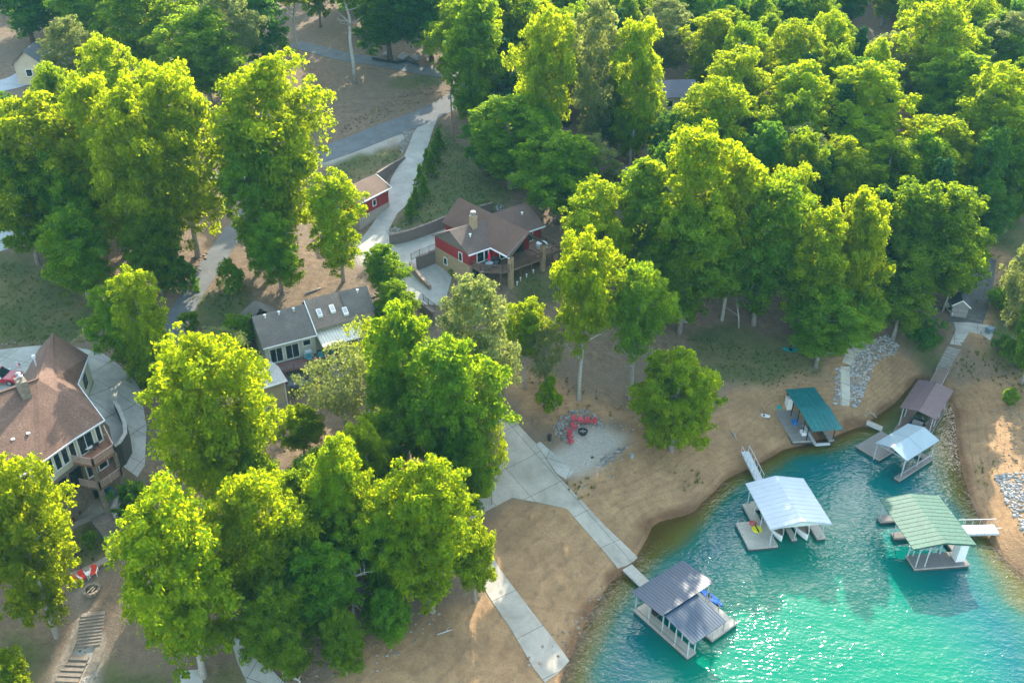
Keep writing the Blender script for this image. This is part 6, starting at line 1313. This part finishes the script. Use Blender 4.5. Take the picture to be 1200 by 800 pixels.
RKP = M('boulder_grey', (.34,.33,.32), .9, .3, 1.5, 6, bump=.5, bscale=3)
boulder('grey boulder on the slope behind the upper road, left of three', 455,65,.9,RKP,1); boulder('largest grey boulder on the slope behind the upper road', 473,68,1.2,RKP,2); boulder('grey boulder on the slope behind the upper road, right of three', 488,69,.9,RKP,3)
g = G(740,536); cooler('small grey bin standing alone on the pebble bank', Fr((g.x,g.y),.4), 0, 0, g.z, .45, .4, .6, M('bin_grey', (.25,.26,.27), .7, .2), 'bin')
g = G(644,516); cooler('small dark post box beside the gravel fire bowl, left edge', Fr((g.x,g.y),.4), 0, 0, g.z, .35, .3, .9, BLACKM, 'box')
boulder('dark stone in the middle of the gravel terrace', 694,536,.18,RK2 if False else M('stone_dark', (.06,.06,.06), .9, .2),5)
# weeds
WEED = leaf_mat('weed_green', ((.05,.09,.02), (.09,.13,.03), (.17,.17,.06)), (.3,.36,.05), .35); DRYG = leaf_mat('dry_grass', ((.16,.12,.05), (.26,.2,.09), (.36,.29,.14)), (.4,.32,.12), .3)
weeds('weeds', [[(663,566),(690,560),(700,572),(680,588),(664,578)], [(1140,545),(1165,540),(1160,575),(1142,570)], [(1120,400),(1200,430),(1200,460),(1120,440)], [(790,555),(815,550),(825,570),(800,580)], [(455,274),(470,266),(462,262),(456,270)]], 1.3, .32, WEED, 3)
weeds('dry_grass', [[(384,196),(472,176),(470,186),(430,208),(405,214)], [(1140,270),(1185,240),(1200,440),(1150,430)], [(600,420),(700,460),(790,500),(700,490),(640,500)], [(384,160),(495,94),(514,110),(440,144)]], .9, .28, DRYG, 4)
weeds('grass_tufts', [[(74,622),(110,605),(132,618),(128,640),(112,658),(85,666)], [(0,300),(60,330),(150,372),(112,402),(0,408)], [(512,140),(600,225),(590,250),(520,258),(462,276),(492,200)], [(215,352),(285,330),(300,352),(285,382)], [(600,322),(655,322),(665,348),(610,362)], [(800,392),(950,410),(965,436),(862,452)]], 2.2, .22, WEED, 5)
# ------------------------------------------------------------------ light, air, camera
AZ, EL = math.radians(13), math.radians(30.5)
d = Vector((-math.sin(AZ)*math.cos(EL), -math.cos(AZ)*math.cos(EL), -math.sin(EL)))
sl = bpy.data.lights.new('sun', 'SUN'); sl.energy = 2.6; sl.angle = math.radians(.53); sl.color = (1, .90, .72)
so = bpy.data.objects.new('sun', sl); COL.objects.link(so); so.rotation_euler = d.to_track_quat('-Z', 'Y').to_euler()
wd = bpy.data.worlds.new('World'); SC.world = wd; wd.use_nodes = True; nt = wd.node_tree
bg = nt.nodes['Background']; sk = nt.nodes.new('ShaderNodeTexSky'); sk.sky_type = 'NISHITA'; sk.sun_disc = False
sk.sun_elevation = EL; sk.sun_rotation = AZ; sk.air_density = 1.2; sk.dust_density = 1.5; sk.ozone_density = 1.2
hs = nt.nodes.new('ShaderNodeHueSaturation'); hs.inputs['Saturation'].default_value = .78; hs.inputs['Hue'].default_value = .475; nt.links.new(sk.outputs[0], hs.inputs['Color']); nt.links.new(hs.outputs[0], bg.inputs[0]); bg.inputs[1].default_value = .15
if HAZE:
    m, nt, out = _mat('haze_air'); v = nd(nt, 'ShaderNodeVolumePrincipled'); v.inputs['Color'].default_value = (.25,.72,.95,1)
    v.inputs['Density'].default_value = HAZE; v.inputs['Anisotropy'].default_value = 0; nt.links.new(v.outputs[0], out.inputs['Volume'])
    mb = MB(); mb.box(-2600, 2600, -1600, 4100, -8, 76); tag(mb.build('haze', m), kind='stuff')
cam = bpy.data.cameras.new('camera'); cam.sensor_width = 36; cam.lens = F/1200*36; cam.clip_end = 9000; cam.clip_start = .5
co = bpy.data.objects.new('camera', cam); COL.objects.link(co); co.location = (0, 0, HC); co.rotation_euler = (math.radians(90-31), 0, 0); SC.camera = co
SC.view_settings.view_transform = 'Standard'; SC.view_settings.look = 'None'; SC.view_settings.exposure = EXPO; SC.view_settings.gamma = 1
SC.cycles.max_bounces = 8; SC.cycles.diffuse_bounces = 4; SC.cycles.transmission_bounces = 4; SC.cycles.transparent_max_bounces = 6; SC.cycles.volume_bounces = 0
SC.cycles.use_denoising = True
